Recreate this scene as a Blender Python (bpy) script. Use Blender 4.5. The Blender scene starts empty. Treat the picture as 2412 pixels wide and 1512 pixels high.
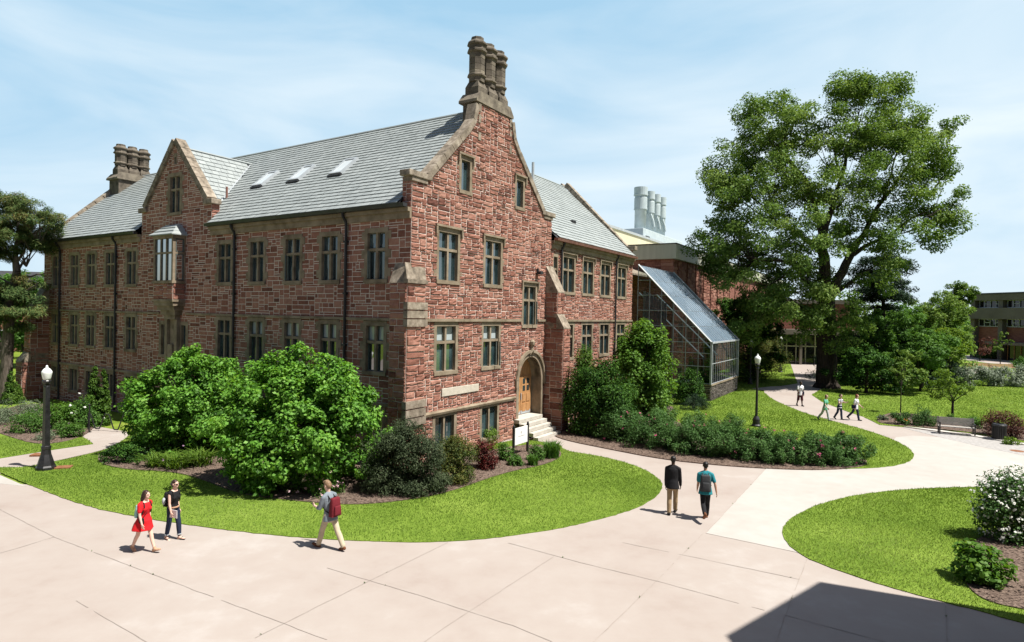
import bpy, bmesh, math, random
import numpy as np
from mathutils import Vector, Matrix
random.seed(7); RNG = np.random.default_rng(11)
SC = bpy.context.scene; COL = SC.collection
rad = math.radians
# ------------------------------------------------------------------ camera
F, CX, CY, H = 1449.0, 1206.0, 756.0, 6.3          # focal length and centre for a 2412 wide picture; eye height
_v1 = np.array([-2298.0, -61.0, F]); _v2 = np.array([914.0, 1.0, F])
_v1 /= np.linalg.norm(_v1); _v2 /= np.linalg.norm(_v2)
_up = np.cross(_v1, _v2); _up /= np.linalg.norm(_up); _up = -_up if _up[1] > 0 else _up
_fw = np.array([0, 0, 1.0]); _fw = _fw - _up * (_fw @ _up); _fw /= np.linalg.norm(_fw)
_rt = np.cross(_up, _fw); _rt = -_rt if _rt[0] < 0 else _rt
R3 = np.array([_rt, _fw, _up])
cam = bpy.data.cameras.new("camera"); cam_o = bpy.data.objects.new("camera", cam); COL.objects.link(cam_o)
cam.sensor_width = 36; cam.lens = F / 2412 * 36; cam.clip_end = 4000; cam.clip_start = 0.1
_x, _y, _z = R3 @ [1, 0, 0], -(R3 @ [0, 1, 0]), -(R3 @ [0, 0, 1])
cam_o.matrix_world = Matrix(((_x[0], _y[0], _z[0], 0), (_x[1], _y[1], _z[1], 0), (_x[2], _y[2], _z[2], H), (0, 0, 0, 1)))
SC.camera = cam_o
def ray(px, py):
    d = R3 @ np.array([px - CX, py - CY, F]); return d / d[1]
def G(px, py, z=0.0):                               # ground point seen at a spot of the photograph
    d = ray(px, py); return np.array([0, 0, H]) + d * ((z - H) / d[2])
def AT(px, py, Y):
    return np.array([0, 0, H]) + ray(px, py) * Y
e1 = R3 @ _v2; e1[2] = 0; e1 /= np.linalg.norm(e1); e2 = np.array([-e1[1], e1[0], 0])
C0 = np.array([-4.06, 24.4, 0.0])
def W(s, t, z=0.0): return C0 + e1 * s + e2 * t + np.array([0, 0, z])
HALL_ANG = math.atan2(e1[1], e1[0])
# ------------------------------------------------------------------ sky, sun, exposure
SUN_EL, SUN_AZ = 62.0, 112.5
wd = bpy.data.worlds.new("World"); SC.world = wd; wd.use_nodes = True
nt = wd.node_tree; nt.nodes.clear()
def nn(t, ty, **k):
    n = t.nodes.new(ty)
    for a, b in k.items(): setattr(n, a, b)
    return n
sky = nn(nt, 'ShaderNodeTexSky', sky_type='NISHITA', sun_disc=False)
sky.sun_elevation = rad(SUN_EL); sky.sun_rotation = rad(SUN_AZ); sky.air_density = 1.0; sky.dust_density = 1.6; sky.ozone_density = 1.6
bg = nn(nt, 'ShaderNodeBackground'); out = nn(nt, 'ShaderNodeOutputWorld')
tc = nn(nt, 'ShaderNodeTexCoord'); mp = nn(nt, 'ShaderNodeMapping'); mp.inputs['Scale'].default_value = (1.0, 1.5, 4.5)
mp.inputs['Rotation'].default_value = (0, rad(8), rad(20))
no = nn(nt, 'ShaderNodeTexNoise'); no.inputs['Scale'].default_value = 1.7; no.inputs['Detail'].default_value = 9; no.inputs['Roughness'].default_value = .52; no.inputs['Distortion'].default_value = .5
rp = nn(nt, 'ShaderNodeValToRGB'); rp.color_ramp.elements[0].position = .34; rp.color_ramp.elements[1].position = .80
rp.color_ramp.elements[0].color = (5.0, 8.2, 10.8, 1); rp.color_ramp.elements[1].color = (10.6, 12.0, 12.8, 1)
mx = nn(nt, 'ShaderNodeMix', data_type='RGBA')
SKYK = 0.05; EXPO = 0.80
L = nt.links.new
L(tc.outputs['Generated'], mp.inputs['Vector']); L(mp.outputs[0], no.inputs['Vector']); 
# high thin cloud covers the sky ahead; unseen sky behind and overhead is left clear to keep the shade dark
sx = nn(nt, 'ShaderNodeSeparateXYZ'); L(tc.outputs['Generated'], sx.inputs[0])
mr_ = nn(nt, 'ShaderNodeMapRange', interpolation_type='SMOOTHSTEP'); mr_.inputs[1].default_value = -.05; mr_.inputs[2].default_value = .5; mr_.inputs[4].default_value = .9; L(sx.outputs[1], mr_.inputs[0])
hz = nn(nt, 'ShaderNodeMapRange'); hz.inputs[1].default_value = .55; hz.inputs[2].default_value = -.02; hz.inputs[3].default_value = -.10; hz.inputs[4].default_value = .27; L(sx.outputs[2], hz.inputs[0])
ad = nn(nt, 'ShaderNodeMath', operation='ADD'); L(no.outputs['Fac'], ad.inputs[0]); L(hz.outputs[0], ad.inputs[1]); ax_ = nn(nt, 'ShaderNodeMath', operation='MULTIPLY_ADD'); ax_.inputs[1].default_value = .10; L(sx.outputs[0], ax_.inputs[0]); L(ad.outputs[0], ax_.inputs[2]); L(ax_.outputs[0], rp.inputs[0])
zc_ = nn(nt, 'ShaderNodeMapRange', interpolation_type='SMOOTHSTEP'); zc_.inputs[1].default_value = .78; zc_.inputs[2].default_value = .52; L(sx.outputs[2], zc_.inputs[0])
mm_ = nn(nt, 'ShaderNodeMath', operation='MULTIPLY'); L(mr_.outputs[0], mm_.inputs[0]); L(zc_.outputs[0], mm_.inputs[1]); L(mm_.outputs[0], mx.inputs[0]); L(sky.outputs[0], mx.inputs[6]); L(rp.outputs[0], mx.inputs[7])
L(mx.outputs[2], bg.inputs['Color']); bg.inputs['Strength'].default_value = SKYK; L(bg.outputs[0], out.inputs[0])
sl = bpy.data.lights.new("sun", 'SUN'); sl.energy = 5.0; sl.angle = rad(.53); sl.color = (1, .955, .88)
so = bpy.data.objects.new("sun", sl); COL.objects.link(so)
_sd = Vector((math.sin(rad(SUN_AZ)) * math.cos(rad(SUN_EL)), math.cos(rad(SUN_AZ)) * math.cos(rad(SUN_EL)), math.sin(rad(SUN_EL))))
so.rotation_euler = _sd.to_track_quat('Z', 'Y').to_euler(); so.location = (30, -20, 60)
SC.view_settings.view_transform = 'Standard'; SC.view_settings.look = 'None'; SC.view_settings.exposure = EXPO; SC.view_settings.gamma = 1
SC.render.engine = 'CYCLES'; SC.cycles.use_denoising = True; SC.cycles.max_bounces = 6; SC.cycles.transparent_max_bounces = 12
SC.cycles.caustics_reflective = False; SC.cycles.caustics_refractive = False
# ------------------------------------------------------------------ materials
MATS = {}
def ramp_node(t, cols):
    r = nn(t, 'ShaderNodeValToRGB'); cr = r.color_ramp
    while len(cr.elements) < len(cols): cr.elements.new(.5)
    for i, c in enumerate(cols):
        cr.elements[i].position = .12 + .76 * i / max(1, len(cols) - 1); cr.elements[i].color = (*c, 1)
    return r
def mat(name, cols, scale=3.0, rough=.8, spec=.3, bump=0.0, bscale=None, tone=0.0, metal=0.0, detail=6, stretch=None, big=0.0, bigscale=.3):
    """base colour = ramp over noise mixed with the per-face 'tone' of single stones, tiles or leaves"""
    m = bpy.data.materials.new(name); m.use_nodes = True; t = m.node_tree; b = t.nodes['Principled BSDF']
    b.inputs['Roughness'].default_value = rough; b.inputs['Specular IOR Level'].default_value = spec; b.inputs['Metallic'].default_value = metal
    tx = nn(t, 'ShaderNodeTexCoord'); v = tx.outputs['Object']
    if stretch:
        q = nn(t, 'ShaderNodeMapping'); q.inputs['Scale'].default_value = stretch; t.links.new(v, q.inputs[0]); v = q.outputs[0]
    n = nn(t, 'ShaderNodeTexNoise'); n.inputs['Scale'].default_value = scale; n.inputs['Detail'].default_value = detail; n.inputs['Roughness'].default_value = .62
    t.links.new(v, n.inputs['Vector']); f = n.outputs['Fac']
    # widen the noise
    mr = nn(t, 'ShaderNodeMapRange'); mr.inputs[1].default_value = .28; mr.inputs[2].default_value = .72; t.links.new(f, mr.inputs[0]); f = mr.outputs[0]
    if big:
        n3 = nn(t, 'ShaderNodeTexNoise'); n3.inputs['Scale'].default_value = bigscale; n3.inputs['Detail'].default_value = 4; t.links.new(v, n3.inputs['Vector'])
        m3 = nn(t, 'ShaderNodeMapRange'); m3.inputs[1].default_value = .3; m3.inputs[2].default_value = .7; t.links.new(n3.outputs['Fac'], m3.inputs[0])
        x = nn(t, 'ShaderNodeMix'); x.inputs[0].default_value = big; t.links.new(f, x.inputs[2]); t.links.new(m3.outputs[0], x.inputs[3]); f = x.outputs[0]
    if tone:
        a = nn(t, 'ShaderNodeAttribute', attribute_name='tone')
        x = nn(t, 'ShaderNodeMix'); x.inputs[0].default_value = tone; t.links.new(f, x.inputs[2]); t.links.new(a.outputs['Fac'], x.inputs[3]); f = x.outputs[0]
    r = ramp_node(t, cols); t.links.new(f, r.inputs[0]); t.links.new(r.outputs[0], b.inputs['Base Color'])
    if bump:
        n2 = nn(t, 'ShaderNodeTexNoise'); n2.inputs['Scale'].default_value = bscale or scale * 4; n2.inputs['Detail'].default_value = 5
        t.links.new(v, n2.inputs['Vector']); bp = nn(t, 'ShaderNodeBump'); bp.inputs['Strength'].default_value = bump; bp.inputs['Distance'].default_value = .03
        t.links.new(n2.outputs['Fac'], bp.inputs['Height']); t.links.new(bp.outputs[0], b.inputs['Normal'])
    MATS[name] = m; return m
def leafmat(name, cols, trans=.35, gloss=.06):
    m = bpy.data.materials.new(name); m.use_nodes = True; t = m.node_tree; t.nodes.clear()
    a = nn(t, 'ShaderNodeAttribute', attribute_name='tone'); r = ramp_node(t, cols); t.links.new(a.outputs['Fac'], r.inputs[0])
    d = nn(t, 'ShaderNodeBsdfDiffuse'); tr = nn(t, 'ShaderNodeBsdfTranslucent'); gl = nn(t, 'ShaderNodeBsdfGlossy'); gl.inputs['Roughness'].default_value = .55
    hs = nn(t, 'ShaderNodeHueSaturation'); hs.inputs['Hue'].default_value = .485; hs.inputs['Value'].default_value = 1.6; hs.inputs['Saturation'].default_value = 1.1
    t.links.new(r.outputs[0], d.inputs[0]); t.links.new(r.outputs[0], hs.inputs['Color']); t.links.new(hs.outputs[0], tr.inputs[0])
    m1 = nn(t, 'ShaderNodeMixShader'); m1.inputs[0].default_value = trans; t.links.new(d.outputs[0], m1.inputs[1]); t.links.new(tr.outputs[0], m1.inputs[2])
    m2 = nn(t, 'ShaderNodeMixShader'); m2.inputs[0].default_value = gloss * .4; t.links.new(m1.outputs[0], m2.inputs[1]); t.links.new(gl.outputs[0], m2.inputs[2])
    gl.inputs[0].default_value = (.6, .7, .5, 1)
    o = nn(t, 'ShaderNodeOutputMaterial'); t.links.new(m2.outputs[0], o.inputs[0]); MATS[name] = m; return m
def paneglass(name, dark, ior=2.0, rough=.02, wob=.03, nscale=1.2):
    m = bpy.data.materials.new(name); m.use_nodes = True; t = m.node_tree; t.nodes.clear()
    d = nn(t, 'ShaderNodeBsdfDiffuse'); g = nn(t, 'ShaderNodeBsdfGlossy'); g.inputs['Roughness'].default_value = rough
    tx = nn(t, 'ShaderNodeTexCoord'); n = nn(t, 'ShaderNodeTexNoise'); n.inputs['Scale'].default_value = nscale; n.inputs['Detail'].default_value = 1
    t.links.new(tx.outputs['Object'], n.inputs['Vector']); r = ramp_node(t, dark); t.links.new(n.outputs['Fac'], r.inputs[0]); t.links.new(r.outputs[0], d.inputs[0])
    bp = nn(t, 'ShaderNodeBump'); bp.inputs['Strength'].default_value = wob; bp.inputs['Distance'].default_value = .1; t.links.new(n.outputs['Fac'], bp.inputs['Height']); t.links.new(bp.outputs[0], g.inputs['Normal'])
    fr = nn(t, 'ShaderNodeFresnel'); fr.inputs['IOR'].default_value = ior
    x = nn(t, 'ShaderNodeMixShader'); t.links.new(fr.outputs[0], x.inputs[0]); t.links.new(d.outputs[0], x.inputs[1]); t.links.new(g.outputs[0], x.inputs[2])
    o = nn(t, 'ShaderNodeOutputMaterial'); t.links.new(x.outputs[0], o.inputs[0]); MATS[name] = m; return m
def clearglass(name, tint=(.8, .88, .86), ior=1.9):
    m = bpy.data.materials.new(name); m.use_nodes = True; t = m.node_tree; t.nodes.clear()
    d = nn(t, 'ShaderNodeBsdfTransparent'); d.inputs[0].default_value = (*tint, 1); g = nn(t, 'ShaderNodeBsdfGlossy'); g.inputs['Roughness'].default_value = .03
    fr = nn(t, 'ShaderNodeFresnel'); fr.inputs['IOR'].default_value = ior
    x = nn(t, 'ShaderNodeMixShader'); t.links.new(fr.outputs[0], x.inputs[0]); t.links.new(d.outputs[0], x.inputs[1]); t.links.new(g.outputs[0], x.inputs[2])
    o = nn(t, 'ShaderNodeOutputMaterial'); t.links.new(x.outputs[0], o.inputs[0]); MATS[name] = m; return m
mat('sandstone', [(.122, .053, .040), (.208, .092, .067), (.28, .132, .097), (.355, .19, .142), (.255, .13, .102)], scale=5, tone=.72, rough=.9, spec=.15, bump=.35, bscale=22)
mat('mortar', [(.55, .495, .44), (.68, .625, .56)], scale=9, rough=.95, spec=.1)
mat('dressed', [(.13, .102, .068), (.235, .19, .135), (.32, .265, .195)], scale=2.2, rough=.9, spec=.15, bump=.15, bscale=25, big=.4, bigscale=1.0)
mat('coping', [(.10, .085, .065), (.24, .20, .155), (.40, .35, .28)], scale=3.5, rough=.92, spec=.12, bump=.25, bscale=20, tone=.25)
mat('chimneystone', [(.05, .044, .036), (.14, .12, .095), (.27, .235, .18)], scale=2.6, rough=.92, spec=.12, bump=.25, bscale=14, tone=.45)
mat('slate', [(.225, .25, .247), (.275, .302, .298), (.33, .357, .35)], scale=2.0, rough=.62, spec=.35, tone=.38, big=.35, bigscale=.35)
mat('slate_under', [(.035, .037, .04), (.05, .05, .055)], rough=.9)
mat('gutter', [(.012, .012, .014), (.03, .03, .032)], rough=.5, spec=.4)
mat('copper_fascia', [(.16, .075, .055), (.27, .14, .11)], scale=4, rough=.7)
mat('casement', [(.075, .095, .088), (.12, .14, .13)], scale=8, rough=.5)
mat('plaque', [(.44, .40, .33), (.56, .51, .43)], scale=5, rough=.9)
mat('door_wood', [(.26, .12, .045), (.42, .22, .09), (.52, .31, .15)], scale=2.5, stretch=(8, 8, 1), rough=.6)
mat('step_stone', [(.38, .36, .31), (.52, .49, .44)], scale=3, rough=.9, bump=.1)
mat('blind', [(.55, .60, .60), (.68, .72, .72)], rough=.8)
paneglass('window_glass', [(.006, .012, .014), (.025, .050, .056), (.10, .165, .175)], ior=3.0, nscale=.55)  # teal end of the ramp paints reflected sky into the panes
paneglass('pale_glass', [(.34, .40, .41), (.46, .52, .53)], ior=1.8)
mat('metal_grey', [(.30, .33, .35), (.42, .45, .47)], scale=2, rough=.45, spec=.5)
mat('vent_metal', [(.38, .45, .48), (.48, .545, .575)], scale=1.2, rough=.5, spec=.4)
mat('black_iron', [(.008, .008, .009), (.022, .022, .024)], scale=6, rough=.42, spec=.5)
mat('mulch', [(.045, .03, .023), (.125, .088, .068), (.23, .17, .135)], scale=14, rough=1, bump=.8, bscale=40, detail=8)
mat('lawn_soil', [(.075, .13, .016), (.13, .20, .028), (.19, .265, .046)], scale=5.5, rough=1, spec=.05, bump=.5, bscale=30, big=.55, bigscale=.34)
mat('grass_far', [(.085, .135, .016), (.13, .19, .025), (.18, .23, .038)], scale=.6, rough=1, spec=.05)
mat('concrete_pink', [(.295, .245, .216), (.325, .280, .250), (.342, .300, .270), (.38, .346, .32)], scale=1.3, rough=.85, spec=.2, big=.6, bigscale=.22, bump=.06, bscale=60, detail=9)
mat('concrete_pale', [(.35, .33, .30), (.385, .365, .335), (.42, .40, .37)], scale=1.6, rough=.85, spec=.2, big=.5, bigscale=.25, bump=.06, bscale=60, detail=9)
mat('paver_grey', [(.24, .23, .22), (.33, .315, .30), (.39, .375, .36)], scale=7, rough=.9, bump=.3, bscale=22)
mat('joint', [(.262, .222, .195), (.345, .30, .268)], scale=2.5, rough=.95)
mat('kerb', [(.45, .42, .38), (.56, .53, .49)], scale=4, rough=.9)
mat('bark', [(.014, .011, .009), (.035, .027, .021), (.065, .05, .04)], scale=3, stretch=(3, 3, .6), rough=1, bump=.7, bscale=10)
mat('bark_pale', [(.06, .048, .038), (.145, .118, .098)], scale=4, stretch=(3, 3, .7), rough=1, bump=.5)
mat('hill', [(.05, .075, .045), (.08, .105, .06)], scale=.02, rough=1)
mat('rust', [(.16, .065, .03), (.26, .12, .06)], scale=8, rough=.9)
mat('white_paint', [(.72, .72, .70), (.80, .80, .78)], rough=.5)
mat('sign_grey', [(.42, .40, .37), (.46, .44, .41)], rough=.7)
mat('cream_panel', [(.56, .52, .37), (.64, .60, .45)], scale=.7, rough=.6, stretch=(3, 3, .4))
mat('fascia_metal', [(.40, .40, .31), (.47, .47, .37)], scale=.8, rough=.55, stretch=(4, 4, .3))
mat('red_brick', [(.15, .055, .04), (.22, .09, .065), (.28, .125, .09)], scale=1.5, rough=.9, stretch=(1, 1, 5), bump=.2)
mat('dark_brick', [(.03, .025, .022), (.07, .058, .05), (.12, .10, .09)], scale=3, rough=.9, tone=.5)
mat('board_concrete', [(.115, .10, .082), (.155, .138, .116)], scale=.6, rough=.9)
mat('wood_slats', [(.30, .28, .25), (.42, .40, .37)], scale=4, rough=.85, stretch=(1, 6, 6))
mat('bench_wood', [(.38, .22, .15), (.46, .30, .2)], scale=4, rough=.8)
def globe_mat():
    m = mat('lamp_globe', [(.74, .78, .74), (.82, .86, .82)], rough=.22, spec=.5); return m
globe_mat()
leafmat('leaf_lilac', [(.035, .10, .012), (.085, .22, .025), (.13, .30, .04), (.19, .36, .06)], trans=.32, gloss=.07)
leafmat('leaf_elm', [(.055, .108, .02), (.09, .165, .03), (.13, .21, .042), (.18, .255, .068)], trans=.3, gloss=.06)
leafmat('leaf_grey', [(.028, .042, .022), (.05, .07, .036), (.075, .098, .05)], trans=.2, gloss=.04)
leafmat('leaf_olive', [(.030, .05, .012), (.06, .085, .02), (.10, .12, .025), (.14, .125, .03)], trans=.2)
leafmat('leaf_burgundy', [(.03, .006, .008), (.075, .011, .014), (.13, .022, .02)], trans=.25)
leafmat('leaf_plum', [(.05, .02, .018), (.10, .04, .035), (.16, .07, .05)], trans=.25)
leafmat('leaf_yew', [(.010, .030, .007), (.022, .065, .011), (.045, .115, .018), (.075, .16, .024)], trans=.15, gloss=.04)
leafmat('leaf_maple', [(.045, .11, .014), (.085, .185, .025), (.13, .24, .04)], trans=.35)
leafmat('leaf_rose', [(.03, .08, .018), (.055, .125, .032), (.085, .17, .045)], trans=.25)
leafmat('leaf_spruce', [(.010, .022, .014), (.022, .042, .025), (.04, .065, .038)], trans=.08, gloss=.03)
leafmat('leaf_pine', [(.035, .07, .022), (.07, .115, .036), (.11, .155, .05), (.14, .12, .04)], trans=.1, gloss=.04)
leafmat('leaf_mid', [(.035, .09, .016), (.065, .15, .026), (.10, .20, .036)], trans=.32)
leafmat('leaf_lime', [(.06, .12, .015), (.10, .18, .025), (.15, .23, .035)], trans=.38)
leafmat('leaf_silver', [(.09, .12, .08), (.2, .24, .18), (.38, .42, .34)], trans=.25)
leafmat('leaf_cedar', [(.03, .075, .010), (.065, .135, .018), (.11, .19, .03)], trans=.15)
leafmat('leaf_lavender', [(.07, .10, .06), (.13, .17, .10), (.17, .20, .14)], trans=.25)
leafmat('grass_blade', [(.070, .13, .016), (.125, .205, .03), (.18, .265, .052), (.25, .325, .09)], trans=.3, gloss=.03)
leafmat('petal_pink', [(.45, .06, .16), (.6, .16, .28)], trans=.3)
leafmat('petal_pale_pink', [(.68, .42, .46), (.8, .62, .64)], trans=.3)
leafmat('petal_white', [(.66, .68, .64), (.8, .8, .76)], trans=.25)
leafmat('petal_orange', [(.55, .16, .02), (.7, .32, .03)], trans=.3)
leafmat('petal_purple', [(.26, .14, .24), (.36, .24, .34)], trans=.3)
# ------------------------------------------------------------------ object helpers
def link(name, me, parent=None):
    o = bpy.data.objects.new(name, me); COL.objects.link(o)
    if parent is not None: o.parent = parent
    return o
def tag(o, label=None, cat=None, group=None, kind=None):
    if label: o['label'] = label
    if cat: o['category'] = cat
    if group: o['group'] = group
    if kind: o['kind'] = kind
    return o
def thing(name, label, cat, loc=(0, 0, 0), rz=0.0, group=None):
    o = bpy.data.objects.new(name, None); COL.objects.link(o); o.empty_display_size = .3
    o.location = loc; o.rotation_euler = (0, 0, rz); return tag(o, label, cat, group)
def kids(o): return [c for c in bpy.data.objects if c.parent == o]
def copy_tree(o, parent=None):
    c = o.copy(); COL.objects.link(c)
    if parent is not None: c.parent = parent
    for k in kids(o): copy_tree(k, c)
    return c
class MB:
    """collects boxes, prisms and tubes; build() links them as ONE mesh object"""
    def __init__(s): s.v = []; s.f = []; s.t = []
    def add(s, vs, fs, tone=.5):
        n = len(s.v); s.v += [tuple(map(float, p)) for p in vs]; s.f += [tuple(n + i for i in f) for f in fs]; s.t += [tone] * len(fs)
    def box(s, a, b, tone=.5, T=None):
        x0, y0, z0 = a; x1, y1, z1 = b
        vs = [(x0, y0, z0), (x1, y0, z0), (x1, y1, z0), (x0, y1, z0), (x0, y0, z1), (x1, y0, z1), (x1, y1, z1), (x0, y1, z1)]
        if T: vs = [T(*p) for p in vs]
        s.add(vs, [(0, 3, 2, 1), (4, 5, 6, 7), (0, 1, 5, 4), (1, 2, 6, 5), (2, 3, 7, 6), (3, 0, 4, 7)], tone)
    def bevbox(s, a, b, bev=.02, tone=.5, T=None):
        bm = bmesh.new(); bmesh.ops.create_cube(bm, size=1)
        for v in bm.verts: v.co = Vector([(a[i] + b[i]) / 2 + v.co[i] * (b[i] - a[i]) for i in range(3)])
        bmesh.ops.bevel(bm, geom=bm.edges[:], offset=bev, segments=2, affect='EDGES', profile=.6)
        s.bm(bm, tone, T)
    def bm(s, bm, tone=.5, T=None):
        bm.verts.index_update(); vs = [tuple(v.co) for v in bm.verts]
        if T: vs = [T(*p) for p in vs]
        s.add(vs, [tuple(v.index for v in f.verts) for f in bm.faces], tone); bm.free()
    def prism(s, poly, f0, f1, tone=.5):
        """poly: 2-D points; f0/f1 map (u, v) to the two end faces"""
        n = len(poly); vs = [f0(*p) for p in poly] + [f1(*p) for p in poly]
        s.add(vs, [tuple(range(n))[::-1], tuple(range(n, 2 * n))] + [(i, (i + 1) % n, n + (i + 1) % n, n + i) for i in range(n)], tone)
    def tube(s, pts, r, n=8, tone=.5, caps=True):
        pts = [Vector(p) for p in pts]; rs = r if isinstance(r, (list, tuple)) else [r] * len(pts)
        b = len(s.v); up = Vector((0, 0, 1)); last = None; fs = []
        for i, p in enumerate(pts):
            d = (pts[min(i + 1, len(pts) - 1)] - pts[max(i - 1, 0)]).normalized()
            if last is None:
                a = d.orthogonal().normalized() if abs(d.z) > .99 else d.cross(up).normalized()
            else: a = (last - d * last.dot(d)).normalized()
            last = a; c = d.cross(a)
            for k in range(n):
                th = 2 * math.pi * k / n; s.v.append(tuple(p + (a * math.cos(th) + c * math.sin(th)) * rs[i]))
        for i in range(len(pts) - 1):
            for k in range(n): fs.append((b + i * n + k, b + i * n + (k + 1) % n, b + (i + 1) * n + (k + 1) % n, b + (i + 1) * n + k))
        if caps: fs += [tuple(b + k for k in range(n))[::-1], tuple(b + (len(pts) - 1) * n + k for k in range(n))]
        s.f += fs; s.t += [tone] * len(fs)
    def lathe(s, prof, c=(0, 0, 0), n=12, tone=.5, off=0.0):
        b = len(s.v); fs = []
        for r, z in prof:
            for k in range(n):
                th = 2 * math.pi * k / n + off; s.v.append((c[0] + r * math.cos(th), c[1] + r * math.sin(th), c[2] + z))
        for i in range(len(prof) - 1):
            for k in range(n): fs.append((b + i * n + k, b + i * n + (k + 1) % n, b + (i + 1) * n + (k + 1) % n, b + (i + 1) * n + k))
        fs += [tuple(b + k for k in range(n))[::-1], tuple(b + (len(prof) - 1) * n + k for k in range(n))]
        s.f += fs; s.t += [tone] * len(fs)
    def build(s, name, m, parent=None, smooth=False):
        me = bpy.data.meshes.new(name); me.from_pydata(s.v, [], s.f); me.validate()
        a = me.attributes.new('tone', 'FLOAT', 'FACE')
        if len(s.t) == len(me.polygons): a.data.foreach_set('value', np.array(s.t, dtype=np.float32))
        if smooth: me.polygons.foreach_set('use_smooth', [True] * len(me.polygons))
        me.materials.append(MATS[m]); return link(name, me, parent)
def np_mesh(name, V, Q, tone, m, parent=None, smooth=False):
    V = np.asarray(V, np.float32).reshape(-1, 3); Q = np.asarray(Q, np.int32); k = Q.shape[1]
    me = bpy.data.meshes.new(name); me.vertices.add(len(V)); me.vertices.foreach_set('co', V.ravel())
    me.loops.add(Q.size); me.loops.foreach_set('vertex_index', Q.ravel()); me.polygons.add(len(Q))
    me.polygons.foreach_set('loop_start', np.arange(0, Q.size, k, dtype=np.int32)); me.polygons.foreach_set('loop_total', np.full(len(Q), k, np.int32))
    a = me.attributes.new('tone', 'FLOAT', 'FACE'); a.data.foreach_set('value', np.asarray(tone, np.float32))
    me.update(calc_edges=True)
    if smooth: me.polygons.foreach_set('use_smooth', np.ones(len(Q), bool))
    me.materials.append(MATS[m]); return link(name, me, parent)
def flat_poly(name, pts, z0, z1, m, parent=None):
    """a sheet with a skirt down to z0"""
    mb = MB(); mb.prism([(p[0], p[1]) for p in pts], lambda x, y: (x, y, z0), lambda x, y: (x, y, z1)); return mb.build(name, m, parent)
def inside(poly, X, Y):
    r = np.zeros(X.shape, bool); n = len(poly); j = n - 1
    for i in range(n):
        xi, yi = poly[i][:2]; xj, yj = poly[j][:2]
        if yi != yj: r ^= ((yi > Y) != (yj > Y)) & (X < (xj - xi) * (Y - yi) / (yj - yi) + xi)
        j = i
    return r
def smooth_closed(pts, it=2):
    P = np.array([p[:2] for p in pts], float)
    for _ in range(it):
        Q = np.roll(P, -1, 0); P = np.stack([.75 * P + .25 * Q, .25 * P + .75 * Q], 1).reshape(-1, 2)
    return P
def smooth_open(pts, it=2):
    P = np.array([p[:2] for p in pts], float)
    for _ in range(it):
        Q = P[1:]; A = np.stack([.75 * P[:-1] + .25 * Q, .25 * P[:-1] + .75 * Q], 1).reshape(-1, 2); P = np.vstack([P[:1], A, P[-1:]])
    return P
paneglass('skylight_glass', [(.50, .54, .55), (.62, .66, .66)], ior=1.8); clearglass('greenhouse_glass', (.70, .80, .80), ior=2.0);  # skylight panes are painted pale to stand for the sky they mirror
paneglass('dark_glass', [(.008, .009, .01), (.02, .022, .024)], ior=1.6)

def sky_tinted(name):
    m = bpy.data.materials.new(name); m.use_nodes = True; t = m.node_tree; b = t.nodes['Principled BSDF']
    b.inputs['Base Color'].default_value = (.17, .27, .37, 1); b.inputs['Roughness'].default_value = .12; b.inputs['Specular IOR Level'].default_value = .9  # blue of the mirrored sky is put into the pane colour
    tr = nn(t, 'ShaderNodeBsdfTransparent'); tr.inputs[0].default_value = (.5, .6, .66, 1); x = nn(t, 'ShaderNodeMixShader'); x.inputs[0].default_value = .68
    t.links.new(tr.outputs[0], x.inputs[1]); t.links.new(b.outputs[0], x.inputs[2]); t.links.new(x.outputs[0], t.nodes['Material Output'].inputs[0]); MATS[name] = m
sky_tinted('roof_glass')
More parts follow.
